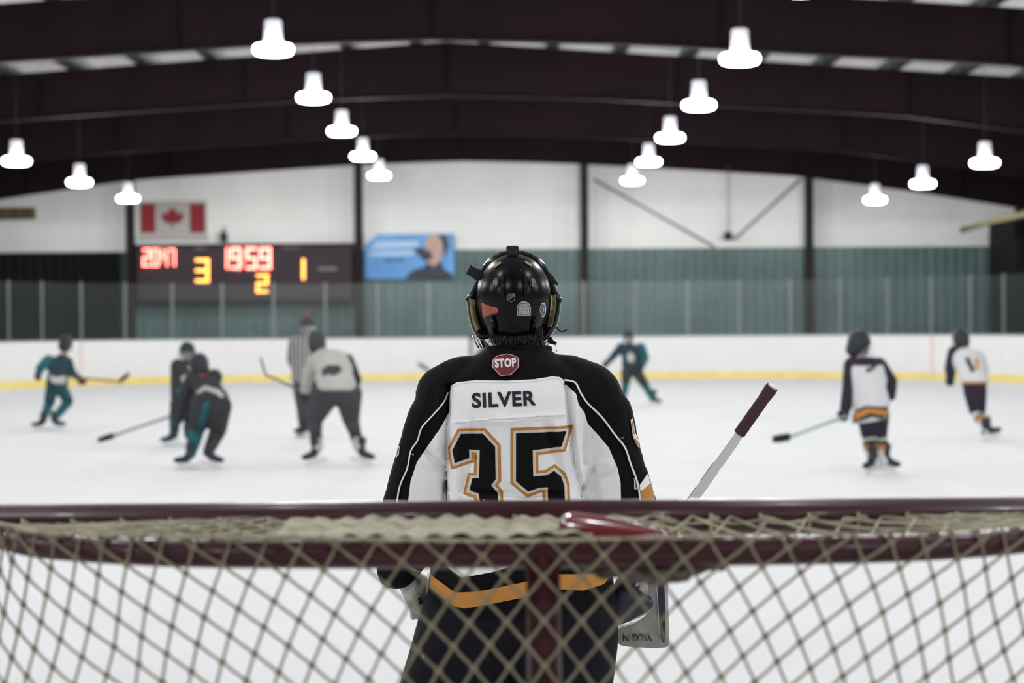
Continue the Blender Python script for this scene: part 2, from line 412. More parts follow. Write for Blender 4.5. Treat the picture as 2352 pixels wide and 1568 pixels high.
# dark gallery at the right, sloping pipe
q = MB(); q.box((16.75, 64.6, 2.35), (4.2, 3.4, 4.4)); q.box((16.75, 62.86, 4.4), (4.3, .1, .35)); q.box((16.75, 62.86, 2.9), (4.3, .1, .2))
for k in range(5): q.box((14.9+k*.95, 62.85, 3.6), (.08, .1, 1.5))
tag(q.build('viewing_gallery', M['darkside'], None, False), 'dark viewing gallery block in the far right corner', 'gallery')
q = MB(); q.tube([at(2210, 528, 62.4), at(2290, 505, 60.4), at(2420, 478, 58)], .09, 10)
tag(q.build('sloping_pipe', M['duct']), 'dull yellow pipe sloping up above the dark gallery', 'pipe')
r = empty('wall_banner', at(30, 490, 66.6), 'dim yellow and red banner high on the far left wall', 'banner')
MB().box(at(25, 490, 66.7), (1.5, .02, .36)).build('cloth', M['dim'], r, False)
for dx in (-.35, .1, .5): MB().box(at(25, 490, 66.68)+Vector((dx, 0, 0)), (.22, .02, .2)).build('printed_mark', M['dimred'], r, False)
# ------------------------------------------------------------ boards and glass
B = empty('rink_boards', (0, RF, 0), 'white rink boards with yellow kickplate and glass round the ice', 'boards')
def band(o0, o1, z0, z1, name, m):
    a = rink_loop(o0); b = rink_loop(o1); up = Vector((0, 0, 1))
    n = len(a); mb = MB(); vs = [p+up*z0 for p in a]+[p+up*z1 for p in a]+[p+up*z1 for p in b]+[p+up*z0 for p in b]
    fs = []
    for i in range(n):
        j = (i+1) % n
        for k in range(4): l = (k+1) % 4; fs.append((k*n+i, k*n+j, l*n+j, l*n+i))
    mb.add(vs, fs); return mb.build(name, m, B, False)
band(.02, .07, .205, 1.19, 'board_panel', M['board']); band(0.0, .065, 0.004, .205, 'kick_plate', M['yellow']); band(.0, .12, 1.19, 1.225, 'top_cap', M['capgrey'])
FP = rink_loop(.06, 60)
# arc-length walk over the far end and corners
path = [p for p in FP if p.y > RF-RC-2.5]; path = sorted(path, key=lambda p: math.atan2(p.y-(RF-RC), p.x))
path = [Vector((RW+.06, RF-RC-4.5, 0))]+path+[Vector((-RW-.06, RF-RC-4.5, 0))]
acc = [0]
for a, b in zip(path, path[1:]): acc.append(acc[-1]+(b-a).length)
def walk(s):
    for i in range(len(path)-1):
        if s <= acc[i+1]:
            t = (s-acc[i])/(acc[i+1]-acc[i]) if acc[i+1] > acc[i] else 0; return path[i].lerp(path[i+1], t)
    return path[-1]
ng = 31; prev = None
for k in range(ng+1):
    p = walk(acc[-1]*k/ng); MB().box((p.x, p.y, 1.99), (.05, .05, 1.53)).build('glass_post', M['alu'], B, False)
    if prev is not None:
        a, b = prev.copy(), p.copy(); dr = (b-a).normalized(); nn = Vector((-dr.y, dr.x, 0))*.006; a += dr*.03; b -= dr*.03
        MB().prism([a+nn+Vector((0, 0, 1.23)), b+nn+Vector((0, 0, 1.23)), b-nn+Vector((0, 0, 1.23)), a-nn+Vector((0, 0, 1.23))], (0, 0, 1.5)).build('glass_pane', M['glass'], B, False)
    prev = p
for sx in (-1, 1):       # goal line marks running up the boards
    q = [p for p in rink_loop(-.004, 80) if p.y > RF-8 and p.x*sx > 0]; q = min(q, key=lambda p: abs(p.y-(RF-3.35)))
    MB().box((q.x, q.y, .70), (.06, .09, .98)).build('goal_line_mark', M['redline'], B, False)
# ------------------------------------------------------------ lamps
def wide_beam(l):
    """the wide spread of a high bay reflector: most light goes out sideways and down, little goes up"""
    l.use_nodes = True; nt = l.node_tree; em = nt.nodes['Emission']; tc = nt.nodes.new('ShaderNodeTexCoord'); sp = nt.nodes.new('ShaderNodeSeparateXYZ')
    nt.links.new(tc.outputs['Normal'], sp.inputs[0])
    def mth(op, a, b=None):
        n = nt.nodes.new('ShaderNodeMath'); n.operation = op
        for i, v in enumerate((a, b)):
            if v is None: continue
            if isinstance(v, (int, float)): n.inputs[i].default_value = v
            else: nt.links.new(v, n.inputs[i])
        return n.outputs[0]
    c = mth('MULTIPLY', sp.outputs[2], -1.0)
    w = mth('DIVIDE', 1.0, mth('POWER', mth('MAXIMUM', c, BEAM), 2.0))
    dn = mth('GREATER_THAN', c, 0.0); up = mth('MULTIPLY', mth('SUBTRACT', 1.0, dn), mth('ADD', .15, mth('MULTIPLY', mth('MAXIMUM', mth('ADD', 1.0, mth('DIVIDE', c, UPW)), 0.0), UPL)))
    nt.links.new(mth('ADD', mth('MULTIPLY', w, dn), up), em.inputs['Strength'])
def make_lamp(loc, lab, grp='white high bay lamps over the rink'):
    r = empty('high_bay_lamp', loc, lab, 'lamp', grp); c = Vector(loc)
    MB().lathe(c, [(.02, -.085), (.2, -.083), (.265, -.065), (.295, -.02), (.295, .03), (.265, .07), (.2, .085), (.12, .09)]).build('diffuser', M['lampglow'], r)
    MB().lathe(c, [(.16, .085), (.14, .13), (.13, .24), (.125, .42), (.10, .44), (.02, .445)]).build('ballast_housing', M['lampneck'], r)
    zt = deck_z(c.x)+.03
    MB().tube([c+Vector((0, 0, .44)), (c.x, c.y, zt)], .006, 6).build('hanger', M['purlin'], r)
    l = bpy.data.lights.new('bulb', 'POINT'); l.shadow_soft_size = .2; l.energy = LAMP_W; l.color = (.97, .98, 1)
    wide_beam(l)
    lo = bpy.data.objects.new('bulb', l); COL.objects.link(lo); lo.parent = r; lo.location = (0, 0, -.30)
    return r
rows = [(-3.38, 5.62, 'inner left'), (3.50, 5.44, 'inner right'), (-10.2, 5.04, 'outer left'), (10.1, 4.87, 'outer right')]
for X, Z, nm in rows:
    for k in range(10):
        yy = 59.5-6.8*k
        vis = k < (6 if 'inner' in nm else 3)
        if vis:
            lab = 'glowing white lamp, %s from the far wall in the %s row' % ('nearest' if k == 0 else ORD[k], nm)
            if k == 5: lab = 'glowing lamp cut off by the top edge, %s row' % nm
        else: lab = 'white high bay lamp over the near part of the %s row, out of frame' % nm
        make_lamp((X-.055, yy, Z), lab)
# ------------------------------------------------------------ scoreboard, flag, poster
YS = 66.0
sb = empty('scoreboard', at(570, 690, YS), 'dark scoreboard with glowing red and orange digits', 'scoreboard')
a = at(312, 564, YS); b = at(812, 690, YS)
MB().box(((a.x+b.x)/2, YS+.16, (a.z+b.z)/2), (b.x-a.x, .28, a.z-b.z)).build('case', M['led'], sb, False)
q = MB()
for zz in (a.z, b.z): q.box(((a.x+b.x)/2, YS, zz), (b.x-a.x+.08, .1, .07))
for xx in (a.x, b.x): q.box((xx, YS, (a.z+b.z)/2), (.07, .1, a.z-b.z))
q.build('case_frame', M['steel'], sb, False)
for xx in (a.x+1, (a.x+b.x)/2, b.x-1): MB().box((xx, YS+.62, (a.z+b.z)/2), (.08, .655, .12)).build('mounting_arm', M['purlin'], sb, False)
SEG = {'0': 'abcdef', '1': 'bc', '2': 'abged', '3': 'abgcd', '4': 'fgbc', '5': 'afgcd', '7': 'abc', '9': 'abfgcd', '8': 'abcdefg'}
def digit(ch, x0, y0, x1, y1, m):
    w, h = x1-x0, y1-y0; t = min(w, h)*.2; q = MB()
    if ch == ':':
        for yy in (y0+h*.3, y0+h*.7):
            q.box(at((x0+x1)/2, yy, YS-.02), (.05, .03, .06))
        q.build('colon', m, sb, False); return
    R = {'a': (x0, y0, x1, y0+t), 'g': (x0, y0+h/2-t/2, x1, y0+h/2+t/2), 'd': (x0, y1-t, x1, y1), 'f': (x0, y0, x0+t, y0+h/2), 'b': (x1-t, y0, x1, y0+h/2), 'e': (x0, y0+h/2, x0+t, y1), 'c': (x1-t, y0+h/2, x1, y1)}
    for s in SEG[ch]:
        c = R[s]; p = at(c[0], c[1], YS-.02); p2 = at(c[2], c[3], YS-.02); q.box((p+p2)/2, (abs(p2.x-p.x), .03, abs(p2.z-p.z)))
    q.build('digit', m, sb, False)
for ch, x0, x1 in (('2', 328, 345), ('0', 349, 364), (':', 366, 370), ('4', 372, 385), ('7', 388, 402)): digit(ch, x0, 572, x1, 611, M['red_led'])
for ch, x0, x1 in (('1', 505, 524), ('9', 530, 553), (':', 556, 561), ('5', 565, 590), ('9', 596, 622)): digit(ch, x0, 569, x1, 617, M['red_led'])
digit('3', 449, 594, 480, 648, M['orange_led']); digit('2', 589, 630, 616, 672, M['orange_led']); digit('1', 670, 594, 700, 642, M['orange_led'])
q = MB()
for x0, x1 in ((330, 395), (440, 480), (520, 600), (640, 700)): q.box(at((x0+x1)/2, 566+3, YS-.01), ((x1-x0)*.009, .02, .04))
q.box(at(752, 617, YS-.01), (.55, .02, .10)); q.build('caption_strip', M['logogrey'], sb, False)
fl = empty('canadian_flag', at(397, 500, 67.05), 'red and white maple leaf flag hung above the scoreboard', 'flag')
FY = 67.04
def pxbox(x0, y0, x1, y1, y, th=.02):
    p, p2 = at(x0, y0, y), at(x1, y1, y); return MB().box((p+p2)/2+Vector((0, th/2, 0)), (p2.x-p.x, th, p.z-p2.z))
pxbox(318, 462, 476, 548, FY+.022, .036).build('backing_cloth', M['flagwhite'], fl, False)
pxbox(323, 467, 357, 534, FY).build('red_band', M['flagred'], fl, False); pxbox(436, 467, 471, 534, FY).build('red_band', M['flagred'], fl, False)
leaf = [(0, -1), (.14, -.7), (.3, -.78), (.24, -.35), (.45, -.58), (.52, -.44), (.8, -.5), (.7, -.25), (.85, -.15), (.5, .2), (.55, .35), (.06, .3), (.08, .75), (0, .75)]
leaf = leaf+[(-x, y) for x, y in leaf[-2:0:-1]]
MB().prism([at(396+x*33, 503+y*28, FY) for x, y in leaf], (0, .02, 0)).build('maple_leaf', M['flagred'], fl, False)
pxbox(318, 541, 478, 552, FY-.02, .05).build('hem_bar', M['flagwhite'], fl, False)
po = empty('advertising_poster', at(940, 640, 66.85), 'blue advertising poster with a man in dark clothes', 'poster')
PY = 66.78
pxbox(838, 538, 1043, 640, PY, .165).build('poster_board', M['posterblue'], po, False)
def pp(name, pts, m, dy=.0): MB().prism([at(x, y, PY-.012-dy) for x, y in pts], (0, .012, 0)).build(name, m, po, False)
pp('pale_band', [(838, 538), (868, 538), (838, 562)], M['letterwhite'])
pp('slogan_stripe', [(862, 556), (960, 552), (962, 566), (850, 572)], M['posterpale']); pp('slogan_stripe', [(850, 578), (950, 574), (950, 586), (846, 588)], M['posterpale'])
pp('slogan_stripe', [(880, 596), (928, 592), (928, 600), (884, 604)], M['blue'])
pp('printed_shoulders', [(930, 640), (945, 622), (975, 612), (985, 598), (1012, 598), (1020, 618), (1040, 628), (1040, 640)], M['posterdark'])
pp('printed_face', [(978, 548), (990, 539), (1006, 540), (1016, 552), (1018, 580), (1008, 604), (994, 612), (982, 602), (975, 575)], M['posterskin'], .012)
pp('printed_hair', [(1005, 538), (1026, 540), (1030, 566), (1020, 590), (1016, 556)], M['posterdark'], .014)
pp('printed_hand', [(950, 572), (968, 568), (990, 578), (994, 594), (975, 600), (962, 586)], M['posterdark'], .02)

# ------------------------------------------------------------ goal
def make_goal(loc, label, group, full=True):
    G = empty('hockey_goal', loc, label, 'goal', group); g = Vector(loc); RB = .021
    top = [(-.96, 0), (-.93, -.09), (-.865, -.2), (-.77, -.33), (-.56, -.45), (-.28, -.49), (0, -.5)]; top += [(-x, y) for x, y in top[-2::-1]]
    bot = [(-.96, 0), (-1.0, -.2), (-1.05, -.5), (-.97, -.8), (-.70, -1.02), (-.35, -1.1), (0, -1.12)]; bot += [(-x, y) for x, y in bot[-2::-1]]
    T = spline([(x, y, 1.2) for x, y in top], 10); Bm = spline([(x, y, .03) for x, y in bot], 10)
    def arc(P):
        a = [0]
        for p, q in zip(P, P[1:]): a.append(a[-1]+(q-p).length)
        return a
    aT, aB = arc(T), arc(Bm)
    def pos(P, a, s):
        s = max(0, min(1, s))*a[-1]
        for i in range(len(P)-1):
            if s <= a[i+1]: return P[i].lerp(P[i+1], (s-a[i])/(a[i+1]-a[i]))
        return P[-1]
    def surf(s, z):
        t = (1.2-z)/1.17; tt = max(0, t); p = pos(T, aT, s).lerp(pos(Bm, aB, s), tt)
        e = .002; q = pos(T, aT, min(1, s+e))-pos(T, aT, max(0, s-e)); n = Vector((-q.y, q.x, 0)).normalized()
        if n.y > 0 or (abs(n.y) < .2 and n.x*(p.x) < 0): n = -n
        p = p+n*.026*(1 if z < 1.2 else math.sqrt(max(0, 1-((z-1.2)/.028)**2)))
        return Vector((p.x, p.y, z))
    MB().tube([g+Vector((-.97, 0, 1.210)), g+Vector((.97, 0, 1.210))], .031, 20).build('crossbar', M['maroon'], G)
    for sx in (-1, 1):
        MB().tube([g+Vector((sx*.965, 0, .02)), g+Vector((sx*.965, 0, 1.16)), g+Vector((sx*.965, 0, 1.21))], .030, 18).build('goal_post', M['maroon'], G)
        MB().ball(g+Vector((sx*.967, 0, 1.21)), .034).build('corner_joint', M['maroon'], G)
    MB().tube([g+p for p in T], RB, 14).build('top_frame', M['maroon'], G)
    MB().tube([g+p for p in Bm], .024, 12).build('base_frame', M['maroon'], G)
    MB().tube([g+Vector((0, -.5, 1.19)), g+Vector((0, -.60, .98)), g+Vector((0, -1.1, .04))], .026, 14).build('centre_support', M['maroon'], G)
    # back netting
    L = aT[-1]/2; cc = {}
    def fw(u): return max(-1, min(1, u/.92))
    U = [0.0]; C = []
    SS = [0.0]
    u = 0
    for p in range(0, 80):
        w = min(1, abs(u)/.75); c = .0307+.0015*w; U.append(U[-1]+c); SS.append(SS[-1]+.009*w); u = U[-1]
    def node(p, q):
        a = abs(p); sg = 1 if p >= 0 else -1
        u0 = U[min(a, 79)]*sg; w = max(-1, min(1, u0/.75)); z = 1.232-.0305*q-SS[min(a, 79)]
        u = u0-.031*w*14*math.tanh((1.224-z)/.0305/14)
        return u, z
    mb = MB(); kn = MB()
    sc = 5 if full else 4
    rr = .0023
    def P3(u, z): return g+surf(.5+u/(2*L), z)
    for p in range(-62, 63):
        for q in range(-60, 60):
            if (p+q) % 2: continue
            u, z = node(p, q)
            for dp in (-1, 1):
                u2, z2 = node(p+dp, q+1)
                a0, a1 = (u, z), (u2, z2)
                if max(z, z2) > 1.224 and min(z, z2) > 1.224 or min(z, z2) < .03: continue
                if abs(u) > L and abs(u2) > L: continue
                if z > 1.224: t = (z-1.224)/(z-z2); a0 = (u+(u2-u)*t, 1.224)
                if z2 > 1.224: t = (z2-1.224)/(z2-z); a1 = (u2+(u-u2)*t, 1.224)
                A, Bq = P3(*a0), P3(*a1); mid = (A+Bq)/2+Vector((0, 0, -.0008))
                mb.tube([A, mid, Bq], rr, sc, caps=False)
            if .03 < z < 1.224 and abs(u) < L: kn.ball(P3(u, z), (.0062, .005, .0050), 6, 4)
    mb.v += kn.v and []; n0 = len(mb.v); mb.add(kn.v, kn.f)
    mb.build('back_netting', M['cord'], G)
    # top netting
    mb = MB()
    def tp(u, v):                                  # u across, v 0 at crossbar .. 1 at back frame
        s = pos(T, aT, .5+u/2*.985); x = s.x*(.2+.8*v)+(u*.90)*(1-v)*.8; y0 = -.028; y = y0+(s.y-.012-y0)*v
        z = 1.212+(.012*v)-.012*math.sin(PI*v)+.003*math.sin(u*9+v*5)
        if .12 < u < .62: z -= .02*math.sin(PI*v)*math.sin(PI*(u-.12)/.5)
        return g+Vector((x, y, z))
    NU = 58
    for i in range(-NU//2, NU//2+1):
        u = i*2/NU
        for j in range(0, 14):
            if (i+j) % 2: continue
            st = 1/13
            for di in (-1, 1):
                u2 = u+di*2/NU; v, v2 = j*st, (j+1)*st
                if .22 < u < .68:
                    if j >= 7: continue
                    v, v2 = j/7, (j+1)/7
                if abs(u) > .97 or abs(u2) > .97: continue
                mb.tube([tp(u, v), tp(u2, v2)], .0029, sc, caps=False)
    mb.build('top_netting', M['cord2'], G)
    lc = MB()                                      # lacing on the crossbar
    for i in range(22):
        x = -.88+i*.084; lc.tube([g+Vector((x+.0*k, .036*math.cos(a), 1.21+.036*math.sin(a))) for k, a in ((0, 2.9), (1, 3.2), (2, 3.5), (3, 3.8), (4, 4.1))], .0035, 5)
        lc.tube([g+Vector((x, -.036, 1.209)), g+Vector((x+.01, -.05, 1.211))], .005, 5)
        lc.tube([g+Vector((x+.084*k/6, -.04, 1.208-.006*math.sin(PI*k/6))) for k in range(7)], .003, 5)
    lc.build('lacing_cord', M['cord2'], G)
    return G
GOAL = make_goal((0, 3.77, 0), 'maroon hockey goal seen from behind, filling the bottom of the view', 'hockey goals')
fg = dup(GOAL); fg.location = (0, RF-3.35, 0); fg.rotation_euler = (0, 0, PI); fg['label'] = 'distant goal at the far end, half hidden behind the goalkeeper'
g = Vector((0, 3.77, 0))
# gathered net folds lying on the top and hanging under the back bar
mb = MB(); nx, ny = 90, 10; vs = []
for i in range(nx+1):
    for j in range(ny+1):
        u = i/nx; v = j/ny; x = -.42+.50*u; y = -.05-.41*v
        z = 1.2165+.0032*math.sin(u*74+v*1.5)*min(1, u*6)+.0018*math.sin(u*23+1)+.010*v+.002*math.sin(v*9+u*4)-.006*math.sin(PI*v)
        vs.append(g+Vector((x, y, z)))
fs = [(i*(ny+1)+j, (i+1)*(ny+1)+j, (i+1)*(ny+1)+j+1, i*(ny+1)+j+1) for i in range(nx) for j in range(ny)]
n = len(vs); vs2 = [v-Vector((0, 0, .006)) for v in vs]
mb.add(vs, fs); mb.add(vs2, [f[::-1] for f in fs])
mb.build('gathered_netting', M['cord2'], GOAL)
mb = MB()
pts = [(1330, 1298, 10), (1400, 1308, 16), (1480, 1318, 20), (1550, 1318, 19), (1600, 1300, 14), (1660, 1290, 8)]
sp = spline([at(a, b, 3.285) for a, b, c in pts], 6); rad = [p[2]/1530 for p in pts]
for t in range(3):
    pl = []
    for i, p in enumerate(sp):
        f = i/(len(sp)-1)*(len(rad)-1); k = min(int(f), len(rad)-2); r = rad[k]+(rad[k+1]-rad[k])*(f-k)
        a = i*.5+t*2.1; pl.append(p+Vector((0, math.cos(a), math.sin(a)))*r*.6)
    mb.tube(pl, [.0085+.003*math.sin(i*1.3+t) for i in range(len(pl))], 8)
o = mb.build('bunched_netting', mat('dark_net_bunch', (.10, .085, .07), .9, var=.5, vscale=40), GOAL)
# bottle lying on the top net
bt = empty('water_bottle', at(1420, 1225, 3.42), 'glossy red plastic bottle lying on the top netting of the near goal', 'bottle')
A = at(1312, 1211, 3.52); Bp = at(1568, 1238, 3.34); dr = (Bp-A).normalized()
def lb(t): return A.lerp(Bp, t)
MB().tube([lb(0), lb(.01), lb(.06), lb(.3), lb(.55), lb(.75), lb(.86)], [.018, .025, .0265, .024, .019, .013, .009], 18).build('body', M['bottle_red'], bt)
MB().tube([lb(.86), lb(.88), lb(.95), lb(.96), lb(1.0)], [.0095, .010, .009, .005, .004], 14).build('nozzle', M['bottle_red'], bt)
MB().tube([lb(-.035), lb(-.03), lb(.0)], [.018, .021, .021], 18).build('base_cap', M['maroon'], bt)

# ------------------------------------------------------------ the goalkeeper
GY = 6.05; KB = 5.87
def Pz(px, py, dy=0.0): return at(px, py, GY+dy)
def RG(r): return r/831.0
gk = empty('person', (Pz(1180, 900).x, GY, 0), 'goalkeeper in black mask and white and black jersey, seen from behind', 'person')
# continuous body (mostly under the gear)
mb = MB()
mb.ball(Pz(1180, 690), (.075, .09, .105), 18, 14); mb.ball(Pz(1180, 720, .05), (.055, .06, .07))
mb.ball(Pz(1180, 700, .095), (.012, .022, .018)); mb.ball(Pz(1102, 700, .01), (.012, .02, .03)); mb.ball(Pz(1258, 700, .01), (.012, .02, .03))
mb.chain([(Pz(1180, 740), .055), (Pz(1182, 810), .058)])
mb.chain([(Pz(1182, 862), (.11, .09, .06)), (Pz(1182, 1000), (.14, .09, .10)), (Pz(1185, 1150), (.13, .09, .10)), (Pz(1190, 1290), (.15, .10, .10))])
AL = [(1050, 880, 0), (975, 1040, .0), (955, 1200, .05), (935, 1335, .14)]; AR = [(1330, 880, 0), (1405, 1040, 0), (1440, 1190, .03), (1458, 1345, .07)]
for A_ in (AL, AR): mb.chain([(Pz(*A_[0]), .055), (Pz(*A_[1]), .045), (Pz(*A_[2]), .04), (Pz(*A_[3]), .032)])
for sx, hx, kx, ax in ((-1, 1110, 1040, 1000), (1, 1270, 1320, 1350)):
    h = Pz(hx, 1330); k = Vector((Pz(kx, 1500).x, GY+.16, .50)); a = Vector((Pz(ax, 1500).x, GY+.05, .12)); mb.chain([(h, .085), (k, .06), (a, .045)]); mb.chain([(a, .045), (a+Vector((.02*sx, .14, -.05)), .035)])
mb.build('body', M['skin'], gk, fuse=.014, it=3)
for kx, ax_ in ((1040, 1000), (1320, 1350)):
    k = Vector((Pz(kx, 1500).x, GY+.16, .50)); a = Vector((Pz(ax_, 1500).x, GY+.05, .14)); h = Vector((Pz(kx, 1500).x, GY+.05, .72))
    MB().chain([(h, .085), (k, .078), (a, .058)]).build('sock', M['navy'], gk, fuse=.014)
# jersey ------------------------------------------------
mb = MB()
def sec(py, xl, xr, dh, dy=0, n=28):
    a, b = Pz(xl, py, dy), Pz(xr, py, dy); cx = (a.x+b.x)/2; rx = (b.x-a.x)/2; z = (a.z+b.z)/2; r = []
    for k in range(n):
        w = 2*PI*k/n; c, s_ = math.cos(w), math.sin(w); e = .75
        r.append(Vector((cx+rx*math.copysign(abs(c)**e, c), GY+dy+dh*math.copysign(abs(s_)**e, s_), z)))
    return r
mb.rings([sec(1396, 978, 1414, .185), sec(1330, 983, 1407, .19), sec(1250, 1000, 1375, .18), sec(1150, 1015, 1352, .175), sec(1050, 1012, 1345, .18), sec(960, 1005, 1350, .185), sec(900, 1010, 1355, .18),
          sec(865, 1025, 1345, .165), sec(840, 1055, 1320, .145), sec(822, 1085, 1290, .12), sec(808, 1112, 1272, .095), sec(797, 1128, 1258, .08)])
mb.chain([(Pz(1130, 868), (.10, .10, .062)), (Pz(1075, 882), (.11, .12, .078)), (Pz(1030, 912), (.095, .12, .09))])
mb.chain([(Pz(1235, 866), (.10, .10, .062)), (Pz(1290, 876), (.11, .12, .078)), (Pz(1345, 905), (.10, .12, .092))])
mb.chain([(Pz(1038, 915), (.09, .115, .09)), (Pz(1003, 965), (RG(70), .11, .09)), (Pz(984, 1030), (RG(68), .10, .09)), (Pz(962, 1100), (RG(69), .10, .09)), (Pz(948, 1160), (RG(73), .10, .09)), (Pz(938, 1240, .03), (RG(74), .09, .08)), (Pz(913, 1308, .06), (RG(50), .07, .055))])
mb.chain([(Pz(1338, 912), (.09, .115, .09)), (Pz(1384, 960), (RG(72), .11, .09)), (Pz(1403, 1030), (RG(72), .10, .09)), (Pz(1420, 1100), (RG(73), .10, .09)), (Pz(1436, 1160), (RG(74), .10, .085)), (Pz(1444, 1220, .03), (RG(66), .09, .07)), (Pz(1455, 1275, .05), (RG(45), .07, .05))])
folds = [  # (polyline in photo pixels, width px, depth m)   negative = valley
 ([(1028, 890), (1026, 1000), (1020, 1160)], 9, -.022), ([(1012, 900), (1008, 1000), (1000, 1150)], 14, .010), ([(1046, 975), (1042, 1150)], 10, .008),
 ([(1302, 890), (1312, 1000), (1318, 1070), (1345, 1150)], 8, -.020), ([(1322, 900), (1330, 1030), (1352, 1110)], 10, .012),
 ([(1372, 992), (1330, 1060)], 5, .008), ([(1400, 1078), (1362, 1100), (1340, 1112)], 9, .020), ([(1368, 1090), (1345, 1118), (1335, 1140)], 6, -.022), ([(1420, 1070), (1370, 1068), (1335, 1090)], 7, .010),
 ([(970, 1035), (1000, 1060), (1022, 1085)], 6, -.010), ([(975, 1060), (1010, 1100)], 8, .008), ([(1005, 1080), (1018, 1130)], 9, -.012),
 ([(1085, 970), (1075, 1060), (1060, 1150)], 8, -.007), ([(1150, 960), (1160, 1100)], 10, .004), ([(1250, 965), (1270, 1020), (1290, 1100)], 8, -.006), ([(1275, 975), (1290, 1040)], 7, .007),
 ([(1060, 1140), (1180, 1152), (1330, 1145)], 6, .012), ([(1080, 1128), (1200, 1138), (1300, 1132)], 5, -.007), ([(1230, 1115), (1300, 1132)], 6, .007),
 ([(1040, 972), (1170, 966), (1297, 952)], 5, .006), ([(1060, 978), (1040, 1010)], 6, .005), ([(1110, 975), (1100, 1010)], 6, -.005),
 ([(1000, 1210), (1100, 1250), (1340, 1230)], 16, .012), ([(1010, 1290), (1060, 1330), (1190, 1300)], 12, .006), ([(1340, 1290), (1405, 1300)], 9, .01)]
def segd(p, a, b):
    ab = (b[0]-a[0], b[1]-a[1]); l = ab[0]**2+ab[1]**2; t = max(0, min(1, ((p[0]-a[0])*ab[0]+(p[1]-a[1])*ab[1])/l)); return math.hypot(p[0]-a[0]-t*ab[0], p[1]-a[1]-t*ab[1])
K0 = at(1176, 784, KB); KX = at(1276, 784, KB).x-K0.x
def topx(v):      # place on the back of the jersey -> tailor's pixel map (flat map at the depth of the back)
    return 1176+(v.x-K0.x)/KX*100, 784-(v.z-K0.z)/KX*100
def wrinkle(me):
    for v in me.vertices:
        w = v.co
        if v.normal.y > .5: continue
        p = topx(w); dy = 0
        for pl, wd, am in folds:
            dm = min(segd(p, a, b) for a, b in zip(pl, pl[1:]))
            if dm < wd*3: dy -= 1.75*am*math.exp(-(dm/wd)**2)
        n = noise.noise(w*7)*.006+noise.noise(w*16)*.0025
        v.co += Vector((0, dy*max(0, -v.normal.y+.2), 0))+v.normal*n
jersey = mb.build('jersey', M['black'], gk, fuse=.008, it=5, post=wrinkle)
JB = bvh_of(jersey)
def Z2(P): return [(840+x/3.36, 780+y/3.36) for x, y in P]
def Z1(P): return [(1020+x/4.612, 540+y/4.612) for x, y in P]
def Z3(P): return [(840+x/3.095, 1120+y/3.095) for x, y in P]
def sew(name, m, poly=None, tris=None, off=.002, par=None, **k): k.setdefault('grid', 4); return applique(name, m, par or jersey, JB, KB, poly, tris, off+.0048, **k)
pipL = [(1027, 903), (1018, 925), (990, 958), (966, 985), (956, 1015), (940, 1040), (932, 1080), (915, 1120), (908, 1160), (905, 1200)]
inL = [(1030, 948), (1010, 985), (975, 1035), (955, 1065), (940, 1110), (934, 1160), (936, 1230)]
pipR = [(1297, 873), (1322, 879), (1335, 903), (1352, 928), (1385, 960), (1415, 1000), (1440, 1032), (1453, 1070), (1468, 1110), (1475, 1152), (1477, 1190)]
inR = [(1303, 885), (1324, 905), (1330, 930), (1345, 950), (1352, 975), (1375, 1000), (1402, 1032), (1422, 1080), (1429, 1112), (1430, 1160), (1425, 1230)]
sew('white_panel', M['white'], inL+[(1010, 1262), (1020, 1300), (1060, 1326), (1130, 1312), (1190, 1294), (1300, 1290), (1390, 1262)]+inR[::-1]+[(1297, 885), (1040, 890), (1032, 900)], off=.0022)
def stroke(P, w):
    P = [Vector(p) for p in P]; l, r = [], []
    for i, p in enumerate(P):
        t = (P[min(i+1, len(P)-1)]-P[max(i-1, 0)]).normalized(); n = Vector((-t.y, t.x))*w/2; l.append(p+n); r.append(p-n)
    return [tuple(p) for p in l+r[::-1]]
sew('sleeve_piping', M['letterwhite'], stroke([tuple(p) for p in spline([(a, b, 0) for a, b in pipL], 4)] and [(p.x, p.y) for p in spline([(a, b, 0) for a, b in pipL], 4)], 3.6), off=.0035)
sew('sleeve_piping', M['letterwhite'], stroke([(p.x, p.y) for p in spline([(a, b, 0) for a, b in pipR], 4)], 4.2), off=.0035)
sew('sleeve_piping', M['letterwhite'], stroke([(924, 1297), (936, 1316), (948, 1326), (960, 1331)], 3.5), off=.0035)
# name plate, name, number
plate = sew('nameplate', M['white2'], Z2([(650, 362), (700, 332), (850, 314), (1090, 317), (1300, 306), (1440, 284), (1500, 290), (1535, 318), (1545, 580), (1300, 592), (1100, 606), (850, 626), (665, 648), (640, 600)]), off=.0055, skirt=.006)
hem = Z2([(655, 375), (700, 345), (850, 327), (1090, 330), (1300, 320), (1440, 298), (1498, 303), (1522, 322)])
sew('plate_seam', M['white'], stroke(hem, 1.2), off=.0068, par=plate)
sew('name_lettering', M['letterblack'], tris=place_text('SILVER', (1083.5, 899, 1231, 934), -.045, .035, 1.08), off=.0072, par=plate, skirt=.001)
P3b = [(735, 728), (905, 725), (998, 825), (1003, 1075), (968, 1120), (1018, 1185), (1022, 1330), (990, 1400), (885, 1400), (885, 1250), (870, 1185), (800, 1165), (822, 1070), (875, 1068), (880, 850), (795, 850), (800, 915), (685, 955), (665, 860)]
P5b = [(1160, 720), (1550, 708), (1512, 825), (1400, 838), (1288, 850), (1292, 1055), (1400, 1045), (1455, 1012), (1510, 1060), (1535, 1130), (1540, 1330), (1410, 1330), (1405, 1135), (1340, 1140), (1255, 1172), (1160, 1090)]
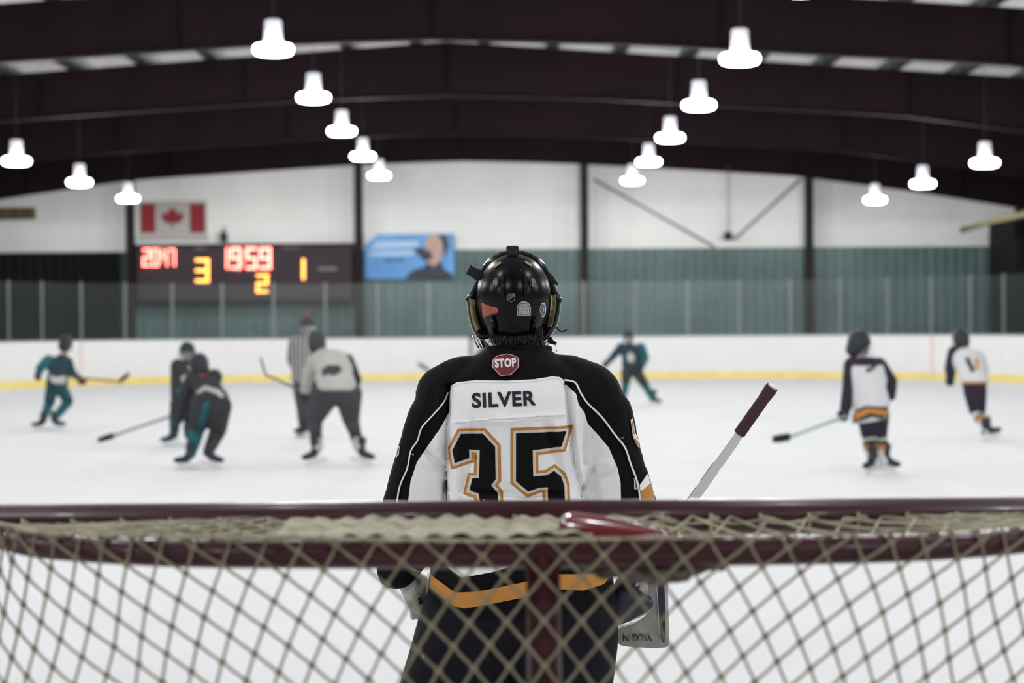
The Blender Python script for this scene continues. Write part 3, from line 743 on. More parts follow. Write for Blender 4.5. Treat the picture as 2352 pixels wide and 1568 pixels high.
for P in (P3b, P5b):
    o3 = sew('number_outline', M['orange'], Z2(offset_poly(P, 42)), off=.0034)
    sew('number_inline', M['cream'], Z2(offset_poly(P, 21)), off=.0046, par=jersey)
    sew('number_digit', M['black'], Z2(P), off=.0058, par=jersey)
# stop badge
oc = Z1([(515, 1325), (560, 1280), (640, 1264), (665, 1258), (720, 1268), (788, 1302), (790, 1395), (708, 1478), (600, 1490), (512, 1398)])
cx = sum(p[0] for p in oc)/len(oc); cy = sum(p[1] for p in oc)/len(oc)
def shrink(P, k): return [(cx+(x-cx)*k, cy+(y-cy)*k) for x, y in P]
bd = sew('stop_badge', M['stopred'], shrink(oc, 1.06), off=.004)
sew('badge_border', M['letterwhite'], oc, off=.0052, par=bd, skirt=.001); sew('badge_field', M['stopred'], shrink(oc, .955), off=.0060, par=bd, skirt=.001)
sew('badge_lettering', M['letterwhite'], tris=place_text('STOP', (1136, 823, 1186, 844), -.06, .05, 1.1), off=.0070, par=bd, skirt=.001)
# hem and cuff stripes
sew('hem_stripe', M['orange'], [(985, 1328), (1012, 1342), (1045, 1362), (1100, 1357), (1190, 1338), (1285, 1318), (1350, 1320), (1375, 1318), (1408, 1300), (1412, 1328), (1390, 1346), (1340, 1357), (1287, 1352), (1192, 1372), (1065, 1398), (1040, 1393), (983, 1356)], off=.003)
sew('cuff_stripe', M['white'], [(1474, 1120), (1494, 1096), (1506, 1104), (1506, 1116), (1476, 1134)], off=.003); sew('cuff_stripe', M['orange'], [(1476, 1134), (1504, 1116), (1512, 1150), (1512, 1175), (1479, 1175)], off=.003)
for P, m in (([(1454, 968), (1460, 966), (1466, 1000), (1476, 1012), (1477, 1036), (1470, 1030), (1460, 1008)], 'letterwhite'), ([(1457, 972), (1460, 972), (1465, 1003), (1461, 1000)], 'orange'), ([(1464, 1010), (1473, 1018), (1475, 1032), (1468, 1024)], 'orange')):
    sew('sleeve_crest', M[m], P, off=.0035 if m == 'letterwhite' else .005)
sew('sleeve_crest', M['letterwhite'], [(905, 1034), (912, 1030), (911, 1050), (904, 1058)], off=.0035); sew('sleeve_crest', M['stopred'], [(906, 1038), (910, 1035), (909, 1048), (905, 1053)], off=.0048)
# collar
mb = MB(); mb.tube([Vector((Pz(1193, 797).x+.082*math.cos(a), GY+.075*math.sin(a), Pz(1193, 797+5*abs(math.cos(a))).z)) for a in [2*PI*k/24 for k in range(24)]], .010, 8, closed=True)
mb.build('collar', M['black'], gk)
# pants and pads
mb = MB()
mb.rings([sec(1750, 890, 1130, .14), sec(1568, 918, 1160, .16), sec(1480, 944, 1200, .17), sec(1420, 960, 1300, .175), sec(1345, 985, 1400, .165), sec(1300, 1000, 1390, .15)])
mb.rings([sec(1750, 1190, 1405, .14), sec(1568, 1168, 1408, .16), sec(1480, 1160, 1419, .17), sec(1420, 1100, 1420, .175), sec(1345, 1000, 1412, .165), sec(1300, 1000, 1395, .15)])
pants = mb.build('pants', M['navy'], gk, fuse=.010, it=4)
PB = bvh_of(pants)
applique('pants_logo', M['letterwhite'], pants, PB, KB, [(936, 1496), (938, 1504), (934, 1512), (932, 1506)], off=.003)
for sx, kx in ((-1, 1055), (1, 1285)):
    x = Pz(kx, 1500).x; mb = MB()
    mb.chain([(Vector((x, GY+.16, .62)), (.11, .07, .06)), (Vector((x, GY+.17, .40)), (.12, .06, .07)), (Vector((x, GY+.12, .14)), (.13, .06, .06)), (Vector((x, GY+.22, .09)), (.12, .06, .05))])
    mb.build('leg_pad', M['paleleather'], gk, fuse=.014)
    st = MB()
    for zz in (.22, .36, .5): st.tube([Vector((x+.085*math.cos(a), GY+.12+.085*math.sin(a), zz)) for a in [PI+PI*k/10 for k in range(11)]], .012, 6)
    st.build('pad_strap', M['strap'], gk)
    ax = x
    mb = MB(); mb.chain([(Vector((ax, GY+.02, .20)), (.05, .06, .05)), (Vector((ax, GY+.04, .085)), (.045, .07, .035)), (Vector((ax, GY+.16, .07)), (.042, .07, .03))])
    sk = mb.build('skate', M['skate'], gk, fuse=.01)
    MB().box((ax, GY+.08, .035), (.02, .26, .03)).build('blade_holder', M['holder'], gk); MB().box((ax, GY+.08, .012), (.004, .28, .022)).build('skate_blade', M['blade'], gk)
# ------------- helmet
HY = GY
def hring(py, hw, dh, cxp=1180, dy=0, n=40):
    a = Pz(cxp-hw, py, dy); b = Pz(cxp+hw, py, dy); cx_ = (a.x+b.x)/2; rx = (b.x-a.x)/2; z = (a.z+b.z)/2
    return [Vector((cx_+rx*math.cos(2*PI*k/n), HY+dy+dh*math.sin(2*PI*k/n), z)) for k in range(n)]
mb = MB()
mb.rings([hring(y, w, d, 1180, dy) for y, w, d, dy in ((776, 52, .075, -.01), (768, 62, .088, -.01), (745, 72, .105, -.005), (720, 84, .122, 0), (690, 90, .130, 0), (660, 88, .130, 0), (630, 78, .118, 0), (608, 62, .098, 0), (592, 43, .07, 0), (584, 25, .045, 0), (581, 6, .012, 0))])
dome = mb.build('helmet_backplate', M['gloss'], gk)
for o_ in (dome,):
    s_ = o_.modifiers.new('s', 'SUBSURF'); s_.levels = 1; s_.render_levels = 1
# ridges and grooves of the back plate
mb = MB()
for sx in (-1, 1):
    mb.tube([Vector((Pz(1180+sx*x, y).x, HY-dd, Pz(1180, y).z)) for x, y, dd in ((24, 632, .112), (25, 650, .124), (26, 668, .127), (24, 684, .128))], [.003, .005, .005, .002], 8)
    mb.tube([Vector((Pz(1180+sx*x, y).x, HY-dd, Pz(1180, y).z)) for x, y, dd in ((48, 728, .098), (46, 745, .095), (44, 765, .080))], .006, 8)
mb.tube([Vector((Pz(1180+x, 752+abs(x)*-.25).x, HY-.105+.00003*x*x, Pz(1180, 752-abs(x)*.25).z)) for x in range(-48, 49, 8)], .005, 8)
mb.build('backplate_ridge', M['gloss'], gk)
outl = [(1180, 574), (1150, 578), (1125, 592), (1106, 615), (1093, 645), (1078, 674), (1071, 682), (1072, 702), (1077, 735), (1087, 762), (1098, 776), (1112, 780), (1140, 772), (1180, 765), (1222, 772), (1250, 782), (1262, 774), (1276, 757), (1284, 735), (1289, 702), (1289, 682), (1282, 672), (1270, 645), (1256, 613), (1238, 592), (1212, 578)]
ol = [p for p in spline([(x, y, 0) for x, y in outl], 3, True)]
def oring(sc, dy, cyp=690, zs=None): return [Pz(1180+(p.x-1180)*sc, cyp+(p.y-cyp)*(zs or sc), dy) for p in ol]
mb = MB(); mb.rings([oring(.80, .0), oring(.90, -.022), oring(.965, -.022), oring(.995, -.010), oring(1.0, .01), oring(.985, .06), oring(.93, .11), oring(.80, .15), oring(.55, .185), oring(.2, .20)])
shell = mb.build('mask_shell', M['gloss2'], gk)
HB = bvh_of(dome, shell)
def hs(name, m, poly=None, tris=None, off=.002, par=None, **k): return applique(name, m, par or dome, HB, GY-.1, poly, tris, off, grid=4, skirt=.002, **k)
DD = GY-.02
def rimpad(name, P): return applique(name, M['foam'], shell, HB, GY-.03, P, None, .003, grid=5, skirt=.006)
rimpad('foam_strip', Z1([(262, 665), (325, 680), (345, 850), (388, 995), (335, 1012), (290, 880)]))
rimpad('foam_strip', Z1([(1130, 640), (1188, 628), (1182, 800), (1145, 972), (1090, 970), (1120, 820)]))
rimpad('foam_strip', Z1([(522, 310), (600, 285), (608, 300), (535, 355)])); rimpad('foam_strip', Z1([(850, 275), (935, 310), (922, 340), (858, 300)]))
hs('red_tape_patch', M['tape'], Z1([(395, 712), (500, 755), (560, 765), (578, 795), (570, 822), (410, 875)]))
def arch(x0, y0, x1, y1): 
    r = (x1-x0)/2; P = [(x0, y1), (x1, y1)]
    return P+[(x0+r+r*math.cos(a), y0+r+r*math.sin(a)*-1) for a in [PI*k/10 for k in range(11)]]
lab = hs('round_top_sticker', M['sticker'], Z1(arch(770, 700, 918, 853)))
hs('sticker_print', M['strap'], Z1(arch(782, 712, 906, 842)), off=.0026, par=dome); hs('sticker_print', M['sticker'], Z1(arch(788, 718, 900, 836)), off=.0032, par=dome)
hs('sticker_print', M['tape'], Z1([(815, 722), (870, 718), (870, 728), (815, 732)]), off=.0038)
for k in range(5): hs('sticker_print', M['logogrey'], Z1([(797+k, 748+k*17), (890, 748+k*17), (890, 751+k*17), (797, 751+k*17)]), off=.0038)
def ell(cx_, cy_, rx, ry, n=20): return [(cx_+rx*math.cos(2*PI*k/n), cy_+ry*math.sin(2*PI*k/n)) for k in range(n)]
hs('round_decal', M['letterwhite'], Z1(ell(1048, 790, 34, 78))); hs('decal_print', M['tape'], Z1(ell(1047, 790, 29, 70)), off=.0026); hs('decal_print', M['blue'], Z1([(1047, 722), (1068, 735), (1077, 790), (1060, 830), (1047, 800), (1030, 770), (1035, 740)]), off=.0032); hs('decal_print', M['sticker'], Z1(ell(1047, 790, 13, 30)), off=.0038); hs('decal_print', M['blue'], Z1(ell(1047, 790, 8, 20)), off=.0042)
shd = Z1([(668, 640), (690, 618), (712, 628), (732, 614), (752, 636), (750, 690), (712, 714), (672, 690)])
hs('shield_decal', M['logogrey'], shd, off=.002); c_ = (sum(p[0] for p in shd)/8, sum(p[1] for p in shd)/8)
hs('shield_decal', M['gloss'], [(c_[0]+(x-c_[0])*.84, c_[1]+(y-c_[1])*.84) for x, y in shd], off=.0026)
hs('shield_decal', M['logogrey'], Z1([(680, 690), (676, 680), (742, 636), (746, 648)]), off=.0032)
hs('shield_lettering', M['logogrey'], tris=place_text('NHL', (1167, 677, 1181, 682), -.6, .03), off=.0036)
for X0, X1 in ((520, 575), (908, 970)):
    hs('vent_hole', M['greyleather'], Z1(ell((X0+X1)/2, 502, 30, 46)), off=.002); hs('vent_hole', M['gloss'], Z1(ell((X0+X1)/2, 502, 26, 41)), off=.003); hs('vent_hole', M['logogrey'], Z1(ell((X0+X1)/2+2, 502, 17, 34)), off=.004)
for x, y in ((668, 370), (808, 370)): hs('screw', M['logogrey'], Z1(ell(x, y, 5, 5)), off=.003)
# top clip, straps
mb = MB(); mb.box(Pz(1177, 574, .0), (.034, .05, .016)); mb.box(Pz(1177, 568, .0), (.030, .04, .008)); mb.box(Pz(1177, 583, -.03), (.03, .05, .02)); mb.build('top_clip', M['strap'], gk)
def strap(name, P, dy, th=.006, m='strap'): MB().prism([Pz(x, y, dy) for x, y in P], (0, th, .0)).build(name, M[m], gk, False)
strap('elastic_strap', Z1([(232, 405), (282, 315), (300, 330), (345, 352), (400, 372), (380, 420), (345, 480), (300, 450)]), -.01, .012)
strap('elastic_strap', Z1([(1055, 330), (1075, 345), (1150, 430), (1210, 515), (1195, 532), (1150, 505), (1110, 420)]), -.01, .012)
strap('elastic_strap', Z1([(1105, 1070), (1135, 1075), (1160, 1115), (1198, 1135), (1180, 1165), (1120, 1150), (1090, 1130)]), .02, .01)
strap('chin_strap', Z1([(380, 1100), (405, 1110), (440, 1185), (420, 1195), (395, 1150)]), .03, .008)
def wire(P, dy, r, name='cage_wire', m='steelwire'): MB().tube([Pz(x, y, dy) for x, y in Z1(P)], r, 6).build(name, M[m], gk)
wire([(1195, 975), (1215, 1005), (1245, 1020), (1275, 1015), (1300, 1000)], 0, .0022, 'loose_cord', 'strap')
for i in range(4): wire([(300+i*28, 1060), (330+i*32, 1130), (370+i*30, 1195)], .07+.012*i, .0026)
wire([(350, 1085), (400, 1110), (495, 1185)], .09, .003)
wire([(1115, 1090), (1100, 1150), (1085, 1195)], .08, .0022); wire([(1070, 1100), (1075, 1150), (1060, 1190)], .09, .0022); wire([(1190, 530), (1195, 560), (1180, 590)], .03, .001); wire([(1180, 1165), (1195, 1210), (1190, 1240)], .02, .001)
mb = MB(); mb.prism([Pz(x, y, .06) for x, y in Z1([(1010, 1095), (1060, 1130), (1090, 1120), (1075, 1165), (1005, 1165)])], (0, .02, 0)); mb.prism([Pz(x, y, .06) for x, y in Z1([(385, 1090), (420, 1100), (500, 1185), (440, 1190)])], (0, .02, 0)); mb.build('chin_guard', M['whitedull'], gk, False)
# cage on the face side
mb = MB()
for i in range(5): mb.tube([Vector((Pz(1180, 700).x+.08*math.cos(a), GY+.12+.09*math.sin(a), Pz(1180, 660+i*24).z)) for a in [PI*k/12 for k in range(13)]], .0025, 6)
for i in range(6): a = PI*(i+1)/7; mb.tube([Vector((Pz(1180, 700).x+.081*math.cos(a), GY+.12+.091*math.sin(a), z)) for z in (Pz(1180, 655).z, Pz(1180, 765).z)], .0025, 6)
mb.build('face_cage', M['steelwire'], gk)
# hair
mb = MB(); mb.chain([(Pz(1183, 752, -.035), (.062, .05, .04)), (Pz(1186, 782, -.03), (.064, .05, .03))]); rnd = random.Random(3)
hb = mb.build('hair', M['hair'], gk, fuse=.008)
mb = MB()
for i in range(420):
    x = 1128+rnd.random()*116; y = 745+rnd.random()*32; l = 14+rnd.random()*16; dd = -.085+.00001*(x-1184)**2+rnd.random()*.012; k = (x-1184)*.10+rnd.uniform(-5, 5)
    mb.tube([Pz(x, y, dd), Pz(x+k*.4, y+l*.5, dd-.006), Pz(x+k, y+l, dd-.002+rnd.random()*.006)], [.0014, .0012, .0004], 4)
mb.build('hair_strand', M['hair'], gk)['kind'] = 'stuff'
# ------------- catching glove at the left
mb = MB()
mb.chain([(Pz(948, 1335, .10), (.045, .06, .03)), (Pz(955, 1365, .10), (.035, .07, .035)), (Pz(968, 1392, .12), (.028, .06, .025))])
cg = mb.build('catching_glove', M['paleleather'], gk, fuse=.007)
CB = bvh_of(cg); 
for P in ([(957, 1362), (966, 1366), (964, 1372), (955, 1369)], [(958, 1374), (967, 1376), (965, 1382), (957, 1381)], [(960, 1384), (970, 1384), (967, 1392), (961, 1391)]):
    applique('glove_print', M['letterblack'], cg, CB, GY, P, None, .002, grid=5)
mb = MB()
for i in range(5):
    a = -.5+i*.25; b0 = Pz(958+i*5, 1375, .15+.012*i); mb.chain([(b0, .013), (b0+Vector((.03*math.sin(a), .05, -.02)), .012), (b0+Vector((.03*math.sin(a), .075, -.06)), .010)])
mb.build('glove_fingers', M['paleleather'], gk, fuse=.005, it=2)
# ------------- blocker at the right
def rz(P): return [(1350+x/6.532, 1280+y/6.532) for x, y in P]
BY = GY+.0
bl = MB().prism([at(x, y, BY+.03) for x, y in rz([(905, 60), (1190, 60), (1200, 350), (1222, 1260), (1215, 1320), (1170, 1350), (1000, 1362), (600, 1340), (490, 1318), (440, 1260), (440, 1085), (560, 1040), (700, 985), (860, 880), (940, 800), (968, 700), (940, 610), (905, 560)])], (0, .045, 0)).build('blocker_board', M['greyleather'], gk, False)
bv = bl.modifiers.new('b', 'BEVEL'); bv.width = .006; bv.segments = 3
def flatpiece(name, P, m, dy, th=.004, par=bl): MB().prism([at(x, y, BY+dy) for x, y in rz(P)], (0, th, 0)).build(name, M[m], par, False)
flatpiece('binding_stripe', [(1030, 340), (1150, 360), (1170, 1200), (1140, 1280), (1095, 1260), (1075, 1150), (1055, 700)], 'navyleather', .027)
flatpiece('edge_binding', [(1018, 300), (1032, 300), (1060, 700), (1082, 1170), (1112, 1275), (1100, 1285), (1070, 1180), (1046, 700)], 'paleleather', .025)
flatpiece('edge_binding', [(1150, 330), (1200, 330), (1222, 1260), (1210, 1310), (1172, 1300)], 'paleleather', .026)
vs_, fs_ = place_text('VAUGHN', (1431, 1455, 1497, 1472), 0, .04, 1.0, flip=True)
MB().add([at(x, y, BY+.0275) for x, y in vs_]+[at(x, y, BY+.031) for x, y in vs_], fs_+[[i+len(vs_) for i in f[::-1]] for f in fs_]).build('maker_lettering', M['letterblack'], bl, False)
flatpiece('palm_panel', [(700, 290), (905, 290), (915, 600), (820, 610), (760, 560), (780, 430)], 'whitedull', .02, .008)
flatpiece('cuff_edge', [(440, 970), (600, 930), (780, 860), (880, 810), (920, 720), (965, 720), (930, 800), (870, 850), (640, 960), (450, 1015)], 'paleleather', .018, .01)
mb = MB()
mb.chain([(at(1420, 1395, BY+.01), (.04, .03, .05)), (at(1462, 1385, BY+.01), (.035, .03, .035)), (at(1488, 1384, BY+.01), (.016, .03, .02))])
mb.chain([(at(1440, 1345, BY+.02), .035), (at(1425, 1375, BY+.02), .035)])
mb.build('blocker_palm', M['navyleather'], gk, fuse=.007)
for k, (x0, y0, x1, y1) in enumerate(((1440, 1352, 1462, 1362), (1446, 1362, 1468, 1372), (1450, 1372, 1470, 1381), (1452, 1383, 1468, 1390))):
    MB().chain([(at(x0, y0, BY+.03), .010), (at((x0+x1)/2+3, (y0+y1)/2-3, BY-.008), .0105), (at(x1, y1, BY-.004), .009), (at(x1-5, y1+6, BY+.02), .008)]).build('glove_finger', M['strap'], gk, fuse=.004, it=2)
MB().chain([(at(1428, 1362, BY+.0), .012), (at(1440, 1342, BY-.012), .011), (at(1455, 1338, BY-.005), .009)]).build('glove_thumb', M['strap'], gk, fuse=.004, it=2)
for P in ([(430, 470), (600, 260), (640, 240), (665, 260), (480, 500)],): flatpiece('cuff_strap', P, 'paleleather', .0, .006)
# ------------- goalkeeper's stick
st = empty('goalkeeper_stick', at(1450, 1345, BY), 'white goalkeeper stick with maroon taped end held up at right', 'hockey stick')
e0 = at(1774, 888, GY-.20); hnd = at(1448, 1350, GY+.012); ax = (e0-hnd).normalized()
def flatbar(p, q, w, t, name, m, cap=True):
    d_ = (q-p).normalized(); s_ = d_.cross(Vector((0, 1, 0))).normalized(); n_ = s_.cross(d_).normalized(); rs = []
    c8 = [(1, .6), (.75, 1), (-.75, 1), (-1, .6), (-1, -.6), (-.75, -1), (.75, -1), (1, -.6)]
    for P_ in (p, q): rs.append([P_+s_*w/2*a+n_*t/2*b for a, b in c8])
    return MB().rings(rs).build(name, M[m], st, False)
gp = hnd.lerp(e0, (e0-hnd).length and .76)
gs = at(1688, 992, 0+GY-.20+.20*.25) if False else hnd.lerp(e0, 0.775)
sh = flatbar(hnd-ax*.30, gs, .0245, .020, 'shaft', 'shaft')
for off_, segs in ((-1, ((.30, .40), (.42, .50), (.53, .62))), (1, ((.2, .45), (.47, .60), (.62, .74)))):
    for t0, t1 in segs:
        p, q_ = hnd.lerp(e0, t0), hnd.lerp(e0, t1); s_ = ax.cross(Vector((0, 1, 0))).normalized()
        MB().tube([p+s_*.0122*off_*-1, q_+s_*.0122*off_*-1], .0016, 5).build('edge_stripe', M['maroon' if off_ < 0 else 'strap'], st, False)
gr = MB(); N = 14; pts = [gs.lerp(e0, k/N) for k in range(N+1)]; gr.tube(pts, [.0165, .0160, .0165, .0158, .0163, .016, .0165, .0160, .0162, .016, .0158, .0165, .0175, .018, .0172], 14); gr.build('taped_grip', M['grip'], st)
MB().tube([e0-ax*.002, e0+ax*.003], .0135, 14).build('end_cap', M['letterwhite'], st)
pd0 = hnd-ax*.30; pd1 = pd0-ax*.45+Vector((0, .16, 0))
pd1 = Vector((pd0.x-(pd0.z-.14)*.62, pd0.y+.22, .14))
flatbar(pd0, pd1, .085, .022, 'paddle', 'shaft')
MB().prism([pd1+Vector(v) for v in ((.06, 0, 0), (.02, 0, -.135), (-.36, .05, -.135), (-.38, .05, -.05), (-.06, 0, .02))], (0, .02, 0)).build('blade', M['shaft'], st, False)

# ------------------------------------------------------------ skaters
def skate_parts(mb_root, an, toe, r=1.0):
    d_ = Vector((toe.x-an.x, toe.y-an.y, 0))
    if d_.length < .03: d_ = Vector((0, .1, 0))
    d_.normalize(); dz = max(-.8, min(.8, (toe.z-an.z+.09)/.2)); f = Vector((d_.x, d_.y, dz*.9)).normalized(); u = (Vector((0, 0, 1))-f*f.z).normalized()
    h = an-u*.035-f*.03; b0 = h-u*.065
    low = min((b0+f*(.07+k)-u*.037).z for k in (-.13, .13))
    if low < .003 or low < .06: an = an+Vector((0, 0, .003-low)); h = an-u*.035-f*.03; b0 = h-u*.065
    MB().chain([(an+u*.11, (.056, .056, .04)), (an+u*.02, (.054, .058, .055)), (h+f*.08, (.050, .050, .042)), (h+f*.18-u*.012, (.045, .045, .032))]).build('skate', M['skate'], mb_root, fuse=.012, it=2)
    R = Matrix((f, u.cross(f), u)).transposed()
    MB().box(b0+f*.07, (.20, .02, .045), R).build('blade_holder', M['holder'], mb_root, False); MB().box(b0+f*.07-u*.028, (.26, .006, .018), R).build('skate_blade', M['blade'], mb_root, False)
def glove(root, wr, ha, m):
    d_ = (ha-wr).normalized(); s_ = d_.cross(Vector((0, 1, 0)));  s_ = s_.normalized() if s_.length > .1 else Vector((1, 0, 0)); n_ = s_.cross(d_)
    q = MB(); q.chain([(wr, .05), (wr+d_*.05, .055), (ha, (.05, .045, .045))])
    for i in range(4):
        b_ = ha+s_*(-.036+.024*i)+d_*.02; L = (.05, .058, .055, .045)[i]; q.chain([(b_, .015), (b_+d_*L, .0145), (b_+d_*(L*.9)+n_*.035, .013), (b_+d_*(L*.3)+n_*.045, .012)])
    b_ = ha-s_*.045-d_*.01; q.chain([(b_, .016), (b_-s_*.02+d_*.03+n_*.01, .015), (b_+d_*.05+n_*.035, .013)])
    q.build('glove', m, root, fuse=.010, it=1)
def skater(d, lab, J, mats, face=(0, 1), headr=.125, extra=None, torso=(.20, .16), aR=.072, legR=(.115, .085, .062), num=None, socks2=None):
    """J: joints as (px, py, depth offset)"""
    P = {k: at(v[0], v[1], d+v[2]) for k, v in J.items()}
    r = empty('person', (P['pelvis'].x, d, 0), lab, 'person', 'skaters out on the ice')
    H, C_, Pe = P['head'], P['chest'], P['pelvis']; fx = Vector((face[0], face[1], 0)).normalized()
    # body
    b = MB(); b.ball(H, (.075, .085, .105)); b.ball(H+fx*.05-Vector((0, 0, .04)), (.05, .05, .055)); b.ball(H+fx*.10-Vector((0, 0, .01)), (.012, .02, .02))
    neck = P.get('neck', H.lerp(C_, .45)); b.chain([(H, .05), (neck, .052), (C_, (torso[0]*.6, torso[1]*.6, .1)), (Pe, (.11, .09, .1))])
    for s in 'LR':
        if 'sh'+s in P: b.chain([(C_, .06), (P['sh'+s], .045), (P['el'+s], .036), (P['ha'+s], .03)])
        if 'hip'+s in P: b.chain([(P['hip'+s], .075), (P['kn'+s], .05), (P['an'+s], .036)]); b.chain([(Pe, .09), (P['hip'+s], .07)])
    b.build('body', M['skin'], r, fuse=.018, it=2)
    # jersey
    j = MB(); j.chain([(neck.lerp(C_, .4), (torso[0]*.55, torso[1]*.7, .07)), (C_, (torso[0], torso[1], .13)), (C_.lerp(Pe, .55), (torso[0]*.95, torso[1], .13)), (Pe+Vector((0, 0, .03)), (torso[0]*1.02, torso[1]*1.05, .09))])
    for s in 'LR':
        if 'sh'+s in P: j.chain([(C_.lerp(P['sh'+s], .5), (.11, .11, .10)), (P['sh'+s], .088), (P['el'+s], aR), (P['el'+s].lerp(P['ha'+s], .75), aR*.8)])
    me_j = j.build('jersey', mats['jersey'], r, fuse=.016, it=3)
    if 'sleeve' in mats:
        for s in 'LR':
            if 'sh'+s in P and s in mats.get('sleeves', 'LR'): MB().chain([(P['sh'+s]+Vector((0, 0, .01)), .095), (P['el'+s], aR+.007), (P['el'+s].lerp(P['ha'+s], .75), aR*.8+.006)]).build('sleeve', mats['sleeve'], me_j, fuse=.016, it=3)
    if 'yoke' in mats: MB().chain([(neck.lerp(C_, .45), (torso[0]*.62, torso[1]*.85, .06)), (C_+Vector((0, 0, .075)), (torso[0]*.98, torso[1]*1.04, .065))]).build('shoulder_yoke', mats['yoke'], me_j, fuse=.016, it=3)
    # pants, socks, skates
    p = MB(); p.ball(Pe-Vector((0, 0, .02)), (torso[0]*.88, torso[1]*.95, .13))
    for s in 'LR':
        if 'hip'+s in P:
            k_ = P['hip'+s].lerp(P['kn'+s], .92); p.chain([(Pe, (.12, .12, .11)), (P['hip'+s], legR[0]), (k_, legR[1])])
    p.build('pants', mats['pants'], r, fuse=.016, it=3)
    for s in 'LR':
        if 'hip'+s in P:
            k_ = P['kn'+s]; a_ = P['an'+s]
            q = MB(); q.chain([(k_+(a_-k_)*.02, legR[1]*.92), (k_.lerp(a_, .5), legR[2]*1.12), (a_, legR[2]*.85)]); so = q.build('sock', mats.get('sock'+s, mats['sock']), r, fuse=.013, it=2)
            if socks2:
                for t0, t1, mm in socks2: MB().chain([(k_.lerp(a_, t0), legR[2]*1.18), (k_.lerp(a_, t1), legR[2]*1.12)], .2).build('sock_stripe', mm, so, fuse=.012, it=1)
            skate_parts(r, a_, P['to'+s])
        if 'sh'+s in P: glove(r, P['el'+s].lerp(P['ha'+s], .8), P['ha'+s], mats['glove'])
    # helmet
    h = MB(); h.chain([(H+Vector((0, 0, .02)), (headr*.86, headr, headr*.95)), (H-fx*.02-Vector((0, 0, .04)), (headr*.84, headr*.92, headr*.7))]); hm = h.build('helmet', mats['helmet'], r, fuse=.012, it=2)
    c_ = MB(); sd = Vector((-fx.y, fx.x, 0))
    for i in range(4): c_.tube([H-Vector((0, 0, .10-.03*i))+sd*(.10*math.cos(a))+fx*(.02+.12*math.sin(a)) for a in [PI*k/8 for k in range(9)]], .004, 5)
    for i in range(5): a = PI*(i+1)/6; c_.tube([H+sd*(.10*math.cos(a))+fx*(.02+.12*math.sin(a))+Vector((0, 0, z)) for z in (-.10, 0)], .004, 5)
    c_.build('face_cage', M['steelwire'], hm)
    return r, P, me_j
def hstick(pts, d, lab, m='woodstick', grp='hockey sticks held by the skaters'):
    """butt, heel, toe in photo pixels with depth offset"""
    q = [at(x, y, d+dz) for x, y, dz in pts]
    s = empty('hockey_stick', q[0], lab, 'hockey stick', grp)
    MB().tube([q[0], q[1]], .016, 8).build('shaft', M[m], s)
    t = (q[2]-q[1]); w = Vector((0, 0, .038)); pl = [q[1]+w, q[1]-w, q[1].lerp(q[2], .5)-w*1.1, q[2]-w*.8, q[2]+w*.9, q[1].lerp(q[2], .5)+w*1.1]
    MB().prism([p-Vector((0, .006, 0)) for p in pl], (0, .012, 0)).build('blade', M['strap'], s, False)
    return s
T = dict(jersey=M['tealdark'], pants=M['gloveK'], sock=M['tealcloth'], helmet=M['gloveK'], glove=M['gloveR'])
# far left skater in teal
r, P, j = skater(33.1, 'skater in teal and black with red gloves at the far left', dict(head=(152, 789, 0), neck=(148, 811, 0), chest=(136, 838, 0), pelvis=(131, 884, -.05), shL=(112, 830, -.05), elL=(92, 845, -.1), haL=(88, 862, -.05), shR=(155, 832, .0), elR=(167, 858, .05), haR=(186, 872, 0),
   hipL=(119, 893, -.05), knL=(113, 925, .15), anL=(100, 962, -.1), toL=(92, 976, -.1), hipR=(142, 893, 0), knR=(157, 922, .15), anR=(124, 963, 0), toR=(138, 977, .05)), dict(T, glove=M['gloveR'], pants=M['tealmid'], sleeve=M['tealcloth'], sleeves='L'), face=(1, .5), torso=(.17, .15), aR=.062, legR=(.10, .085, .062))
b_ = bvh_of(j); applique('white_flash', M['whitedull'], j, b_, 33.0, [(118, 858), (128, 866), (150, 862), (156, 870), (148, 882), (126, 880), (116, 872)], None, .006, grid=6)
hstick([(150, 864, -.1), (274, 876, 0), (297, 858, .05)], 33.0, 'hockey stick held level to the right by the far left skater')
# back skater of the teal pair
r, P, j = skater(28.3, 'skater in dark jersey, farther of the overlapping teal pair', dict(head=(430, 808, 0), neck=(430, 826, 0), chest=(430, 852, 0), pelvis=(425, 910, 0), shL=(408, 842, -.05), elL=(405, 885, .05), haL=(402, 925, .1), shR=(452, 842, 0), elR=(462, 880, .1), haR=(445, 915, .15),
   hipL=(412, 925, 0), knL=(402, 962, .1), anL=(400, 1000, 0), toL=(372, 1020, -.05), hipR=(438, 925, 0), knR=(436, 970, .1), anR=(432, 1000, 0), toR=(445, 1012, 0)), dict(T, jersey=M['greydark'], glove=M['gloveK'], sleeve=M['greydark']), face=(-.4, -1), torso=(.18, .15))
b_ = bvh_of(j); applique('front_number', M['whitedull'], j, b_, 28.1, [(414, 866), (428, 858), (438, 870), (436, 890), (420, 893)], None, .006, grid=5); applique('teal_panel', M['tealcloth'], j, b_, 28.1, [(402, 893), (440, 888), (446, 930), (410, 935)], None, .005, grid=8)
hstick([(402, 952, 0), (262, 1000, .3), (224, 1011, .4)], 28.3, 'grey stick reaching down left across the ice from the teal pair')
